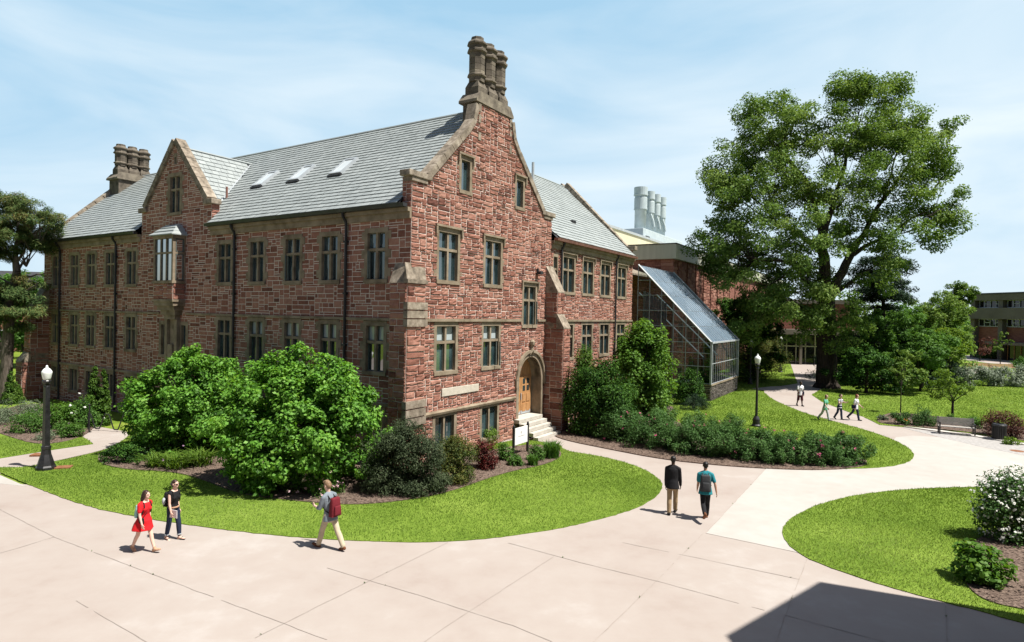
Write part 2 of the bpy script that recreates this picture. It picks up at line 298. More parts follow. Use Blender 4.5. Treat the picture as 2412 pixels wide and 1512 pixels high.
# ================================================================== THE STONE HALL
# local frame of the hall: x = s along the gable front, y = t along the long front, z up
hall = thing('stone_hall', 'red sandstone building with steep grey slate roofs and an arched doorway in its tall gable', 'building', W(0, 0), HALL_ANG)
TG = lambda u, z, d: (u, -d, z)          # gable front: u = s, d = outwards
TL = lambda u, z, d: (-d, u, z)          # long front: u = t
def masonry(name, T, flip, u0, u1, z0, z1, ok, relief, seed, parent=hall, mod=.102, gap=.02, m='sandstone', hs=(1, 2, 2, 2, 3), ws=(2, 7), backing=True):
    """random coursed rock-faced ashlar: one mesh of stones over one mesh of mortar"""
    rg = random.Random(seed); nu = int(round((u1 - u0) / mod)); nz = int(round((z1 - z0) / mod))
    du, dz = (u1 - u0) / nu, (z1 - z0) / nz
    occ = [[not ok(u0 + (i + .5) * du, z0 + (j + .5) * dz) for i in range(nu)] for j in range(nz)]
    free = [[not o for o in row] for row in occ]
    mb = MB()
    for j in range(nz):
        for i in range(nu):
            if occ[j][i]: continue
            h = rg.choice(hs); w = rg.randint(ws[0] + 1, ws[1] + 1)
            if h == 3: w = rg.randint(3, 6)
            if h == 1: w = rg.randint(3, 8)
            h = min(h, nz - j)
            ww = 0
            while ww < w and i + ww < nu and not occ[j][i + ww]: ww += 1
            if i + ww < nu and not occ[j][i + ww] and (i + ww + 1 >= nu or occ[j][i + ww + 1]): ww += 1
            hh = 1
            while hh < h and all(not occ[j + hh][k] for k in range(i, i + ww)): hh += 1
            for a in range(hh):
                for b in range(ww): occ[j + a][i + b] = True
            g = gap / 2 * rg.uniform(.7, 1.3)
            ua, ub = u0 + i * du + g, u0 + (i + ww) * du - g; za, zb = z0 + j * dz + g, z0 + (j + hh) * dz - g
            nx = 2 if ww < 4 else 3; ny = 2 if hh < 3 else 3
            bev = min(.03, (zb - za) * .22); D = relief * rg.uniform(.55, 1.35); tone = min(1, max(0, rg.gauss(.5, .24)))
            us = [ua, ua + bev] + [ua + bev + (ub - ua - 2 * bev) * (k + rg.uniform(-.2, .2)) / nx for k in range(1, nx)] + [ub - bev, ub]
            zs = [za, za + bev] + [za + bev + (zb - za - 2 * bev) * (k + rg.uniform(-.2, .2)) / ny for k in range(1, ny)] + [zb - bev, zb]
            vs = []
            for b, z in enumerate(zs):
                for a, u in enumerate(us):
                    edge = a in (0, len(us) - 1) or b in (0, len(zs) - 1)
                    d = 0 if edge else D * (.45 + rg.uniform(0, .9))
                    vs.append(T(u + (0 if edge else rg.uniform(-.006, .006)), z + (0 if edge else rg.uniform(-.006, .006)), d))
            n = len(us); fs = []
            for b in range(len(zs) - 1):
                for a in range(n - 1):
                    q = (b * n + a, b * n + a + 1, (b + 1) * n + a + 1, (b + 1) * n + a); fs.append(q[::-1] if flip else q)
            mb.add(vs, fs, tone)
    o = mb.build(name, m, parent)
    if backing:
        bk = MB()
        for j in range(nz):
            i = 0
            while i < nu:
                if free[j][i]:
                    k = i
                    while k < nu and free[j][k]: k += 1
                    q = [T(u0 + i * du, z0 + j * dz, -.002), T(u0 + k * du, z0 + j * dz, -.002), T(u0 + k * du, z0 + (j + 1) * dz, -.002), T(u0 + i * du, z0 + (j + 1) * dz, -.002)]
                    bk.add(q, [(3, 2, 1, 0) if flip else (0, 1, 2, 3)]); i = k
                else: i += 1
        bk.build('mortar', 'mortar', o)
    return o
OPEN_G, OPEN_L = [], []
def window(T, uc, z0, z1, w, opens, lights=2, hood=False, blinds=False, transom=.64, sill=True, surround=.17, parent=hall, quoin=True, open_leaf=None, glass='window_glass', name='window'):
    """stone surround, mullion and transom > casement frames, glass, blinds"""
    u0, u1 = uc - w / 2, uc + w / 2; f = MB(); B = lambda a, b, tone=.5: f.box(a, b, tone, T=lambda x, y, z: T(x, z, y))
    # boxes are given as (u, d, z)
    sr = surround
    B((u0 - sr, -.24, z0), (u0, .025, z1)); B((u1, -.24, z0), (u1 + sr, .025, z1)); B((u0 - sr, -.24, z1), (u1 + sr, .028, z1 + .2))
    if sill: B((u0 - sr, -.24, z0 - .16), (u1 + sr, .07, z0))
    if quoin:
        k = 0; z = z0 + .12
        while z + .3 < z1 + .1:
            if k % 2 == 0:
                B((u0 - sr - .16, -.05, z), (u0 - sr, .022, z + .34)); B((u1 + sr, -.05, z), (u1 + sr + .16, .022, z + .34))
            z += .38; k += 1
    if hood:
        B((u0 - sr - .1, 0, z1 + .2), (u1 + sr + .1, .12, z1 + .29)); B((u0 - sr - .1, 0, z1 - .12), (u0 - sr, .11, z1 + .2)); B((u1 + sr, 0, z1 - .12), (u1 + sr + .1, .11, z1 + .2))
    zt = z0 + (z1 - z0) * transom if transom else z1
    lw = w / lights
    for k in range(1, lights): B((u0 + lw * k - .06, -.2, z0), (u0 + lw * k + .06, -.02, z1))
    if transom: B((u0, -.2, zt - .055), (u1, -.021, zt + .055))
    win = f.build(name, 'dressed', parent)
    cs, gl, bl = MB(), MB(), MB()
    for k in range(lights):
        a = u0 + lw * k + (.06 if k else 0); b = u0 + lw * (k + 1) - (.06 if k < lights - 1 else 0)
        for zi, (p, q) in enumerate(((z0, zt - .055), (zt + .055, z1)) if transom else ((z0, z1),)):
            fr = .035
            for bb in (((a, -.19, p), (a + fr, -.12, q)), ((b - fr, -.19, p), (b, -.12, q)), ((a + fr, -.19, p), (b - fr, -.12, p + fr)), ((a + fr, -.19, q - fr), (b - fr, -.12, q))):
                cs.box(*bb, T=lambda x, y, z: T(x, z, y))
            tgt = bl if (blinds and zi == 1) else gl
            j1, j2 = random.uniform(-.006, .006), random.uniform(-.006, .006)
            qd = [T(a + fr, p + fr, -.155 + j1), T(b - fr, p + fr, -.155 - j1 + j2), T(b - fr, q - fr, -.155 + j1 + j2), T(a + fr, q - fr, -.155 - j1)]
            tgt.add(qd, [(0, 1, 2, 3) if T is TG else (3, 2, 1, 0)])
    if open_leaf is not None:
        k = open_leaf; a = u0 + lw * k + .06; b = u0 + lw * (k + 1) - .06; q = zt - .055; hx = b if k else a; dr = -1 if k else 1; L2 = b - a
        for lo, hi in ((0, .04), (L2 - .04, L2)): cs.box((hx + dr * lo * .5, -.1 + lo * .8, z0 + .03), (hx + dr * (hi * .5 + .03), -.1 + hi * .8 + .03, q), T=lambda x, y, z: T(x, z, y))
    cs.build('casement', 'casement', win)
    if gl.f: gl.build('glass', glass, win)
    if bl.f: bl.build('blind', 'pale_glass', win)
    m = .02
    opens.append((u0 - sr + m, u1 + sr - m, z0 - (.16 if sill else 0) + m, z1 + .2 - m))
    return win
# --- gable windows
for uc, w in ((2.38, 1.3), (5.8, 1.3)):
    window(TG, uc, 7.68, 9.72, w, OPEN_G, hood=True)
    window(TG, uc - .05, 3.8, 5.72, w, OPEN_G, blinds=True, open_leaf=1 if uc > 5 else None)
    window(TG, uc - .05, .42, 1.85, w, OPEN_G, transom=None)
for uc in (3.5, 8.1): window(TG, uc, 11.72, 13.05, .62, OPEN_G, lights=1, hood=True, transom=None)
window(TG, 9.28, 5.75, 7.75, 1.2, OPEN_G, hood=True, open_leaf=1)
# --- wing windows (same plane further right)
OPEN_W = []
for uc in (13.7, 16.35, 19.0, 21.8):
    window(TG, uc, 7.65, 9.65, 1.4, OPEN_W, hood=True); window(TG, uc, 3.8, 5.72, 1.35, OPEN_W); window(TG, uc, .5, 1.8, 1.35, OPEN_W, transom=None)
window(TG, 12.05, 7.65, 9.55, .42, OPEN_W, lights=1, surround=.1, quoin=False)
# --- long front windows
TS = [1.88, 4.67, 7.13, 9.75, 12.35, 21.45, 23.95, 26.35, 28.55, 31.1]
for i, uc in enumerate(TS):
    window(TL, uc, 7.62, 9.54, 1.0, OPEN_L, open_leaf=1 if i in (0, 2) else None)
    window(TL, uc, 3.82, 5.7, 1.0, OPEN_L, blinds=i in (0, 1, 2, 3))
    window(TL, uc, .85, 2.2, 1.0, OPEN_L, transom=None)
window(TL, 16.95, 11.45, 13.4, .95, OPEN_L, surround=.22, hood=False)
for uc in (15.95, 17.95): window(TL, uc, 3.7, 5.35, .42, OPEN_L, lights=1, transom=None, surround=.22, quoin=False)
window(TL, 16.95, 14.1, 14.45, .16, OPEN_L, lights=1, transom=None, sill=False, surround=.06, quoin=False)
# --- doorway
DZ = .95
def arch(s0, s1, zs, zt, n=10):
    c = (s0 + s1) / 2; hw = (s1 - s0) / 2; r = []
    for k in range(n + 1):
        x = k / n; r.append((s0 + hw * x, zs + (zt - zs) * (1 - (1 - x) ** 2.3) ** .62))
    return r + [(2 * c - u, z) for u, z in r[-2::-1]]
AO = arch(8.32, 10.62, 2.9, 4.05)
OPEN_G.append((8.12, 10.82, 0.0, 3.5)); OPEN_G.append((8.5, 10.45, 3.4, 4.15))
df = MB()
for i in range(len(AO) - 1):                                    # arch ring, reveal and hood
    (ua, za), (ub, zb) = AO[i], AO[i + 1]; cu = 9.47
    sc = lambda u, z, k: (cu + (u - cu) * k, 2.9 + (z - 2.9) * k)
    for k0, k1, d0, d1 in ((1.0, 1.2, -.3, .05), (1.2, 1.32, -.1, .14)):
        q = [sc(ua, za, k0), sc(ub, zb, k0), sc(ub, zb, k1), sc(ua, za, k1)]
        df.prism(q, lambda u, z: TG(u, z, d0), lambda u, z: TG(u, z, d1))
    df.add([TG(ua, za, .02), TG(ub, zb, .02), TG(ub, zb, -.6), TG(ua, za, -.6)], [(0, 1, 2, 3)])
for u0, u1 in ((8.09, 8.32), (10.62, 10.85)):
    z = DZ - .95
    while z < 2.9:
        z2 = min(2.9, z + .42); df.box((u0, z + .004, -.6), (u1, z2, .05), T=lambda u, z, d: TG(u, z, d)); z = z2
df.box((7.95, 2.55, -.1), (8.12, 2.95, .14), T=lambda u, z, d: TG(u, z, d)); df.box((10.82, 2.55, -.1), (10.99, 2.95, .14), T=lambda u, z, d: TG(u, z, d))
df.tube([TG(9.47, 4.42, .08), TG(9.47, 4.62, .1), TG(9.47, 4.72, .12), TG(9.47, 4.86, .12), TG(9.47, 4.98, .1)], [.11, .09, .15, .16, .05], 8)
df.tube([TG(9.3, 4.18, .1), TG(9.47, 4.42, .13), TG(9.64, 4.18, .1)], [.03, .09, .03], 6)
doorway = df.build('doorway', 'dressed', hall)
dl = MB(); TD = lambda u, z, d: TG(u, z, d + .4)
for a, b in ((8.45, 9.46), (9.48, 10.5)):
    dl.box((a, DZ + .02, -1.0), (b, 2.98, -.93), T=TD)
    for k in range(2):
        for q in range(2):
            x0 = a + .12 + k * .42; zq = DZ + .15 + q * .52; dl.box((x0, zq, -.935), (x0 + .34, zq + .42, -.905), .7, T=TD)
dl.add([TD(u, z, -.97) for u, z in AO], [tuple(range(len(AO)))], .3)
door = dl.build('door', 'door_wood', hall)
dg = MB()
for a in (8.45, 9.48):
    for k in range(2):
        for q in range(2):
            x0 = a + .16 + k * .42; zq = 2.2 + q * .38; dg.box((x0, zq, -.932), (x0 + .24, zq + .28, -.918), T=TD)
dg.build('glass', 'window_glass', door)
dh = MB(); dh.box((9.40, 1.75, -.93), (9.44, 2.1, -.86), T=TD); dh.box((8.5, DZ + .03, -.93), (9.44, DZ + .2, -.914), T=TD); dh.box((9.5, DZ + .03, -.93), (10.45, DZ + .2, -.914), T=TD); dh.build('handle', 'metal_grey', door)
# --- doorstep flight
st = MB()
for k in range(5):
    st.bevbox((7.95, -.05 - .28 * (5 - k), .19 * k), (10.35 + (0 if k > 3 else .0), .9 if k == 4 else 0.0 - .28 * (4 - k) - .05, .19 * (k + 1) - .003), .012)
st.build('steps', 'step_stone', hall)
# --- gable wall
GAB = [(0, 0), (11.5, 0), (11.5, 11.75), (10.5, 11.75), (8.0, 14.25), (7.35, 15.1), (7.2, 15.9), (4.4, 15.9), (4.25, 15.1), (3.55, 14.25), (1.0, 11.75), (0, 11.75)]
def hole(opens): return lambda u, z: any(a < u < b and c < z < d for a, b, c, d in opens)
hg, hl, hw_ = hole(OPEN_G), hole(OPEN_L), hole(OPEN_W)
inG = lambda u, z: bool(inside(GAB, np.array([u]), np.array([z]))[0]) and not hg(u, z)
masonry('gable_wall', TG, False, 0, 11.5, 0, 15.9, inG, .038, 1, gap=.026)
masonry('wing_wall', TG, False, 11.5, 23.8, 0, 10.4, lambda u, z: not hw_(u, z), .036, 2, gap=.026)
BAY = [(13.55, 10.0), (20.35, 10.0), (20.35, 11.75), (19.9, 11.75), (16.95, 15.2), (14.0, 11.75), (13.55, 11.75)]
inL = lambda u, z: ((0 < u < 33 and z < 10.3) or bool(inside(BAY, np.array([u]), np.array([z]))[0])) and not hl(u, z)
masonry('long_wall', TL, True, 0, 33, 0, 15.3, inL, .008, 3, gap=.025)
# kneeler corner returns of the gable, seen from the long front
masonry('kneeler_wall', TL, True, 0, .5, 10.3, 11.7, lambda u, z: True, .03, 4)
# far end wall, rear walls and a solid core so the hall is a closed volume
core = MB()
core.box((.3, .3, 0), (8.0, 32.7, 10.3)); core.box((8.0, 1.06, 0), (10.95, 32.7, 4.4)); core.box((8.0, .3, 4.4), (10.95, 32.7, 10.3)); core.box((10.95, .3, 0), (11.2, 32.7, 10.3)); core.box((11.2, .3, 0), (23.5, 11.2, 10.3))
core.prism([(.35, 10.3), (11.15, 10.3), (5.75, 15.7)], lambda u, z: (u, 32.7, z), lambda u, z: (u, .35, z))
core.prism([(.35, 10.3), (11.15, 10.3), (5.5, 15.6)], lambda u, z: (23.5, u, z), lambda u, z: (8.0, u, z))
core.prism([(13.6, 10.3), (20.3, 10.3), (16.95, 14.7)], lambda u, z: (.25, u, z), lambda u, z: (4.0, u, z))
core.build('inner_wall', 'dark_brick', hall)
TE = lambda u, z, d: (u, 33 + d, z); TR = lambda u, z, d: (23.8 + d, u, z)
masonry('end_wall', TE, True, 0, 11.5, 0, 15.6, lambda u, z: z < 10.4 or z < 16 - abs(u - 5.75) * .95 - .2, .03, 5, backing=True, mod=.16)
masonry('wing_end_wall', TR, False, 0, 11, 0, 15.6, lambda u, z: z < 10.4 or z < 16 - abs(u - 5.5) * .98 - .2, .03, 6, backing=True, mod=.16)
# --- buttresses
def buttress(us, tiers, T, flip_u=False, name='buttress', bands=()):
    """T(u, z, d); tiers: (projection, z top of the upright, z top of its weathering)"""
    caps = []; u0, u1 = us
    for i, (p, zt, zc) in enumerate(tiers):
        cap = MB(); caps.append(cap)
        pn = tiers[i + 1][0] if i + 1 < len(tiers) else 0.0
        cap.prism([(-.02, zt), (p + .03, zt), (p + .03, zt + .06), (pn, zc), (-.02, zc)], lambda d, z: T(u0 - .03, z, d), lambda d, z: T(u1 + .03, z, d), .5 + .1 * i)
    o = caps[0].build(name, 'coping', hall)
    for c_ in caps[1:]: c_.build('weathering', 'coping', o)
    for a, b in bands:
        cap = MB()
        p = tiers[0][0] + .09
        n = max(1, int(round((b - a) / .36))); hh = (b - a) / n
        for k in range(n): cap.box((u0 - .06, a + k * hh + .02, -.02), (u1 + .06, a + (k + 1) * hh - .03, p), .35 + .25 * k, T=lambda u, z, d: T(u, z, d))
        cap.build('dressed_band', 'coping', o)
    return o
def butt_stone(o, T, flip, u0, u1, tiers, seed, relief=.06, mod=.13):
    z = 0
    for i, (p, zt, zc) in enumerate(tiers):
        fr = lambda u, zz, d, p=p: T(u, zz, p + d)
        masonry('face_stones', fr, flip, u0, u1, z, zt, lambda u, zz: True, relief, seed + i, parent=o, mod=mod, gap=.022)
        for sgn, ue in ((-1, u0), (1, u1)):
            sd = lambda d, zz, k, ue=ue, sgn=sgn: T(ue + sgn * k, zz, d)
            masonry('side_stones', sd, flip if sgn > 0 else not flip, -.02, p, z, zt, lambda u, zz: True, relief * .7, seed + 10 + i + sgn, parent=o, mod=mod, gap=.022, ws=(2, 5))
        z = zt
near_t = [(.11, 7.45, 8.25)]
b1 = buttress((-.3, .8), near_t, TG, bands=((1.75, 2.8), (5.7, 6.72), (7.42, 7.62)))
butt_stone(b1, TG, False, -.3, .8, near_t, 20, .05)
bs = MB(); masonry('return_stones', lambda u, z, d: (-.3 - d, u, z), True, -.11, .8, 0, 7.45, lambda u, z: True, .04, 29, parent=b1, mod=.13)
masonry('back_stones', lambda u, z, d: (u, .8 + d, z), True, -.3, 0, 0, 7.45, lambda u, z: True, .04, 30, parent=b1, mod=.13)
bq = MB(); bq.prism([(-.33, 7.45), (0, 7.45), (0, 8.25)], lambda s, z: (s, -.02, z), lambda s, z: (s, .82, z)); bq.build('weathering', 'coping', b1)
rt = [(1.15, 5.55, 6.35), (.75, 7.5, 9.0)]
b2 = buttress((11.0, 11.75), rt, TG); butt_stone(b2, TG, False, 11.0, 11.75, rt, 40, .05)
lf = [(1.5, 2.5, 3.2), (1.05, 5.9, 7.7)]
b3 = buttress((32.2, 33.1), lf, TL); butt_stone(b3, TL, True, 32.2, 33.1, lf, 60, .05)
# --- string courses, plaque, eaves, lamp
for a, b, z0, z1, d, T_ in ((.8, 8.45, 5.92, 6.04, .11, TG), (10.1, 11.0, 5.92, 6.04, .11, TG), (11.75, 23.8, 5.92, 6.04, .10, TG), (.8, 15.7, 5.92, 6.03, .09, TL), (18.3, 32.2, 5.92, 6.03, .09, TL), (.8, 32.2, 2.42, 2.55, .09, TL)):
    sc_ = MB(); sc_.box((a, z0, -.02), (b, z1, d), T=T_); sc_.build('string_course', 'dressed', hall)
sc_ = MB(); sc_.prism([(-.02, 1.98), (.1, 1.98), (.13, 2.08), (-.02, 2.18)], lambda d, z: TG(.8, z, d), lambda d, z: TG(7.98, z, d)); sc_.build('string_course', 'dressed', hall)
pq = MB(); pq.bevbox((2.05, .0, 2.72), (4.75, .07, 3.06), .012, T=lambda u, d, z: TG(u, z, d)); pq.build('plaque', 'plaque', hall)
cr = MB()
for a, b in ((0.0, 13.5), (20.4, 33.0)):
    cr = MB(); cr.box((a, 10.02, -.02), (b, 10.28, .10), T=TL); cr.box((a, 10.28, -.02), (b, 10.44, .22), T=TL); cr.build('eaves_cornice', 'dressed', hall)
cr = MB(); cr.box((11.5, 10.0, -.02), (23.8, 10.26, .10), T=TG); cr.box((11.5, 10.26, -.02), (23.8, 10.42, .2), T=TG); cr.build('eaves_cornice', 'dressed', hall)
gt = MB()
for a, b in ((.05, 13.5), (20.45, 33.1)):
    gt = MB(); gt.prism([(.20, 10.44), (.42, 10.44), (.46, 10.58), (.20, 10.58)], lambda d, z: TL(a, z, d), lambda d, z: TL(b, z, d)); gt.build('gutter', 'gutter', hall)
g2 = MB(); g2.prism([(.18, 10.42), (.40, 10.42), (.44, 10.56), (.18, 10.56)], lambda d, z: TG(11.55, z, d), lambda d, z: TG(23.75, z, d)); g2.build('gutter', 'copper_fascia', hall)
for t in (3.57, 11.43, 23.11, 30.45):
    d = MB(); d.tube([TL(t, 10.46, .32), TL(t, 10.3, .3), TL(t, 10.05, .12), TL(t, 9.9, .1), TL(t, .1, .1)], .062, 8)
    for z in (9.2, 7.0, 4.8, 2.6): d.box((t - .09, z, 0), (t + .09, z + .08, .17), T=TL)
    d.build('downspout', 'gutter', hall)
for s in (12.6, 20.55):
    d = MB(); d.tube([TG(s, 10.44, .3), TG(s, 10.3, .28), TG(s, 10.0, .13), TG(s, .3 if s > 15 else 5.6, .11)], .062, 8); d.build('downspout', 'gutter', hall)
fl = MB(); fl.box((9.9, 8.45, 0), (10.02, 8.75, .12), T=TG); fl.bevbox((9.84, .08, 8.42), (10.1, .34, 8.6), .03, T=lambda u, d, z: TG(u, z, d)); fl.build('wall_lamp', 'gutter', hall)
# --- copings
def ribbon(mb, path, th, T, d0, d1, seg=.7):
    P = [np.array(p, float) for p in path]
    for a, b in zip(P[:-1], P[1:]):
        L_ = np.linalg.norm(b - a); n = max(1, int(L_ / seg)); nr = np.array([-(b - a)[1], (b - a)[0]]) / L_
        if nr[1] < 0 or (abs(nr[1]) < 1e-6 and nr[0] > 0): nr = -nr
        for k in range(n):
            p, q = a + (b - a) * (k / n + .004), a + (b - a) * ((k + 1) / n - .004)
            mb.prism([p - nr * .05, q - nr * .05, q + nr * th, p + nr * th], lambda u, z: T(u, z, d0), lambda u, z: T(u, z, d1), random.random())
for sg in (1, -1):
    cp = MB(); X = lambda u: u if sg == 1 else 11.5 - u
    ribbon(cp, [(X(1.0), 11.78), (X(3.62), 14.33)], .24, TG, -.42, .1)
    ribbon(cp, [(X(3.62), 14.33), (X(4.12), 14.95), (X(4.32), 15.75)], .2, TG, -.42, .1)
    a, b = sorted((X(-.28), X(1.12))); cp.bevbox((a, -.42, 11.68), (b, .12, 11.92), .03, T=lambda u, d, z: TG(u, z, d))
    a, b = sorted((X(-.06), X(.9))); cp.bevbox((a, -.40, 11.5), (b, .07, 11.68), .02, T=lambda u, d, z: TG(u, z, d)); cp.build('gable_coping', 'coping', hall)
for sg in (1, -1):
    cp = MB(); X = lambda u: 16.95 + sg * (u - 16.95)
    ribbon(cp, [(X(19.95), 11.85), (X(16.93), 15.28)], .26, TL, -.42, .12)
    a, b = sorted((X(19.75), X(20.55))); cp.bevbox((a, -.42, 11.66), (b, .14, 11.92), .03, T=lambda u, d, z: TL(u, z, d)); cp.build('bay_coping', 'coping', hall)
for t_, sl_ in ((13.55, -1), (20.35, 1)):
    masonry('bay_return', (lambda u, z, d, t_=t_, sl_=sl_: (u, t_ + sl_ * d, z)), sl_ > 0, 0, .45, 10.4, 11.7, lambda u, z: True, .04, 70 + sl_)
for sg in (1, -1):
    cp = MB(); X = lambda u: 5.75 + sg * (u - 5.75)
    ribbon(cp, [(X(.45), 11.0), (X(5.75), 16.15)], .3, TE, -.35, .12); a, b = sorted((X(-.3), X(.7))); cp.bevbox((a, -.35, 10.95), (b, .14, 11.25), .03, T=lambda u, d, z: TE(u, z, d)); cp.build('end_coping', 'coping', hall); cp = MB()
    X2 = lambda u: 5.5 + sg * (u - 5.5)
    ribbon(cp, [(X2(.5), 11.1), (X2(5.5), 16.2)], .3, TR, -.38, .12); a, b = sorted((X2(-.3), X2(.75))); cp.bevbox((a, -.38, 11.05), (b, .14, 11.35), .03, T=lambda u, d, z: TR(u, z, d)); cp.build('end_coping', 'coping', hall)
masonry('end_kneeler', TL, True, 32.6, 33.0, 10.3, 11.0, lambda u, z: True, .03, 75); masonry('wing_kneeler', TG, False, 23.38, 23.8, 10.4, 11.1, lambda u, z: True, .03, 76)
# --- slate roofs
def tiles(mb, org, U, V, N, lu, lv, keep, seed, ex=.30, wd=(.30, .5)):
    rg = random.Random(seed); org, U, V, N = map(lambda a: np.array(a, float), (org, U, V, N)); nrow = int(lv / ex)
    ex = lv / nrow
    for r in range(nrow):
        u = -rg.uniform(0, .4)
        while u < lu:
            w = rg.uniform(*wd); a, b = max(0, u), min(lu, u + w); u += w
            if b - a < .06: continue
            v0, v1 = r * ex, (r + 1) * ex + .03; c = org + U * (a + b) / 2 + V * (v0 + ex / 2)
            if not keep(c): continue
            h = .042 * rg.uniform(.85, 1.15); g = .007; dv = rg.uniform(-.004, .004)
            P = [org + U * (a + g) + V * (v0 + dv) + N * h, org + U * (b - g) + V * (v0 + dv) + N * h, org + U * (b - g) + V * v1 + N * .006, org + U * (a + g) + V * v1 + N * .006,
                 org + U * (a + g) + V * (v0 + dv) - N * .004, org + U * (b - g) + V * (v0 + dv) - N * .004]
            mb.add(P, [(0, 1, 2, 3), (4, 5, 1, 0)], min(1, max(0, rg.gauss(.5, .22))))
KM = 5.45 / 6.1; zmain = lambda s: 10.6 + (s + .36) * KM if s < 5.75 else 10.6 + (11.86 - s) * KM
KD = 1.36; zdor = lambda t: 15.0 - KD * abs(t - 16.95)
nrm = lambda v: np.array(v, float) / np.linalg.norm(v)
rf = MB()
lenM = math.hypot(6.11, 5.45)
Vm = nrm((6.11, 0, 5.45)); Nm = nrm((-5.45, 0, 6.11))
keepM = lambda c: not (c[0] < 4.75 and zdor(c[1]) > c[2] + .0) and not (c[0] < .1 and 13.5 < c[1] < 20.4)
tiles(rf, (-.36, .42, 10.6), (0, 1, 0), Vm, Nm, 32.25, lenM, keepM, 1)
tiles(rf, (11.86, .42, 10.6), (0, 1, 0), nrm((-6.11, 0, 5.45)), nrm((5.45, 0, 6.11)), 32.25, lenM, lambda c: not (c[1] < 11.3 and c[2] < 16.1 - abs(c[1] - 5.5) * .95), 2)
KW = 5.45 / 5.85
tiles(rf, (6.0, -.36, 10.6), (1, 0, 0), nrm((0, 5.86, 5.45)), nrm((0, -5.45, 5.86)), 17.4, math.hypot(5.86, 5.45), lambda c: (zmain(c[0]) < c[2] or c[0] > 11.86) and not (c[0] < 11.55 and c[1] < .4), 3)
for sg in (1, -1):
    # dormer slopes
    lv = math.hypot(3.35, 3.35 * KD)
    tiles(rf, (.42, 16.95 + sg * 3.35, 15.0 - 3.35 * KD), (1, 0, 0), nrm((0, -sg, KD)), nrm((0, sg * KD, 1)), 4.6, lv, lambda c: zmain(c[0]) < c[2] - .01, 5 + sg)
roof = rf.build('roof', 'slate', hall)
ru = MB()
for ta, tb, sa_ in ((.4, 13.55, -.34), (13.55, 20.4, .4), (20.4, 32.7, -.34)):
    za_ = 10.56 + (sa_ + .34) * 5.44 / 6.09; ru.add([(sa_, ta, za_), (5.75, ta, 16.0), (11.84, ta, 10.56), (11.84, tb, 10.56), (5.75, tb, 16.0), (sa_, tb, za_)], [(0, 1, 4, 5), (1, 2, 3, 4)])
ru.add([(8.2, .4, 11.25), (8.2, 5.5, 16.0), (23.45, 5.5, 16.0), (23.45, .4, 11.25), (23.45, 11.34, 10.56), (8.2, 11.34, 10.56)], [(0, 3, 2, 1), (1, 2, 4, 5)])
ru.add([(.4, 16.95, 14.96), (4.9, 16.95, 14.96), (.4, 13.6, 14.96 - 3.35 * KD), (.6, 13.6, 14.96 - 3.35 * KD), (.4, 20.3, 14.96 - 3.35 * KD), (.6, 20.3, 14.96 - 3.35 * KD)], [(0, 1, 3, 2), (0, 4, 5, 1)])
ru.add([(11.55, -.34, 10.56), (11.55, .5, 11.35), (23.4, .5, 11.35), (23.4, -.34, 10.56)], [(0, 3, 2, 1)])
ru.build('underlay', 'slate_under', roof)
rd = MB()
rd.tube([(5.75, .4, 16.07), (5.75, 32.6, 16.07)], .075, 6); rd.tube([(6.0, 5.5, 16.07), (23.4, 5.5, 16.07)], .075, 6); rd.tube([(.3, 16.95, 15.04), (4.6, 16.95, 15.04)], .07, 6); rd.build('ridge_tiles', 'slate', roof)
for sg in (1, -1):
    vm = MB(); P0 = np.array((.18, 16.95 + sg * 2.95, zmain(.18) + .05)); P1 = np.array((4.52, 16.95, 14.99)); vm.tube([P0, P1], .045, 5); vm.build('valley_flashing', 'metal_grey', roof)
def roofbox(mb, s0, s1, t0, t1, lift, thick, tone=.5):
    P = lambda s, t, h: np.array((s, t, zmain(s))) + Nm * h
    mb.add([P(s0, t0, lift), P(s1, t0, lift), P(s1, t1, lift), P(s0, t1, lift), P(s0, t0, lift + thick), P(s1, t0, lift + thick), P(s1, t1, lift + thick), P(s0, t1, lift + thick)],
           [(0, 3, 2, 1), (4, 5, 6, 7), (0, 1, 5, 4), (1, 2, 6, 5), (2, 3, 7, 6), (3, 0, 4, 7)], tone)
for tc_ in (12.8, 9.85, 6.75):
    f = MB()
    for s0, s1, t0, t1 in ((2.12, 2.22, tc_ - .42, tc_ + .42), (3.1, 3.2, tc_ - .42, tc_ + .42), (2.22, 3.1, tc_ - .42, tc_ - .33), (2.22, 3.1, tc_ + .33, tc_ + .42)): roofbox(f, s0, s1, t0, t1, 0, .16)
    k = f.build('skylight', 'metal_grey', roof); fl_ = MB(); roofbox(fl_, 2.02, 2.118, tc_ - .46, tc_ + .46, .0, .11); fl_.build('flashing', 'gutter', k); g = MB(); roofbox(g, 2.22, 3.1, tc_ - .33, tc_ + .33, .10, .02); g.build('pane', 'skylight_glass', k)
pp = MB(); pp.tube([(2.3, 16.1, 13.4), (2.3, 16.1, 14.3)], .06, 8)
v1_ = MB(); v1_.tube([(1.5, 14.6, 11.7), (1.5, 14.6, 12.9)], .06, 8); v1_.build('vent_pipe', 'copper_fascia', roof)
for s_ in (11.9, 14.3):
    v = MB(); zz = 10.6 + (2.4 + .36) * KW; v.tube([(s_, 2.9, zz - .2), (s_, 2.9, zz + 2.5)], .085, 10); v.lathe([(.16, 0), (.1, .25)], (s_, 2.9, zz + .25), 10); v.build('vent_pipe', 'metal_grey', roof)
rv = MB(); rv.bevbox((16.6, 1.25, 12.0), (17.1, 1.6, 12.35), .04); rv.build('roof_vent', 'gutter', roof)
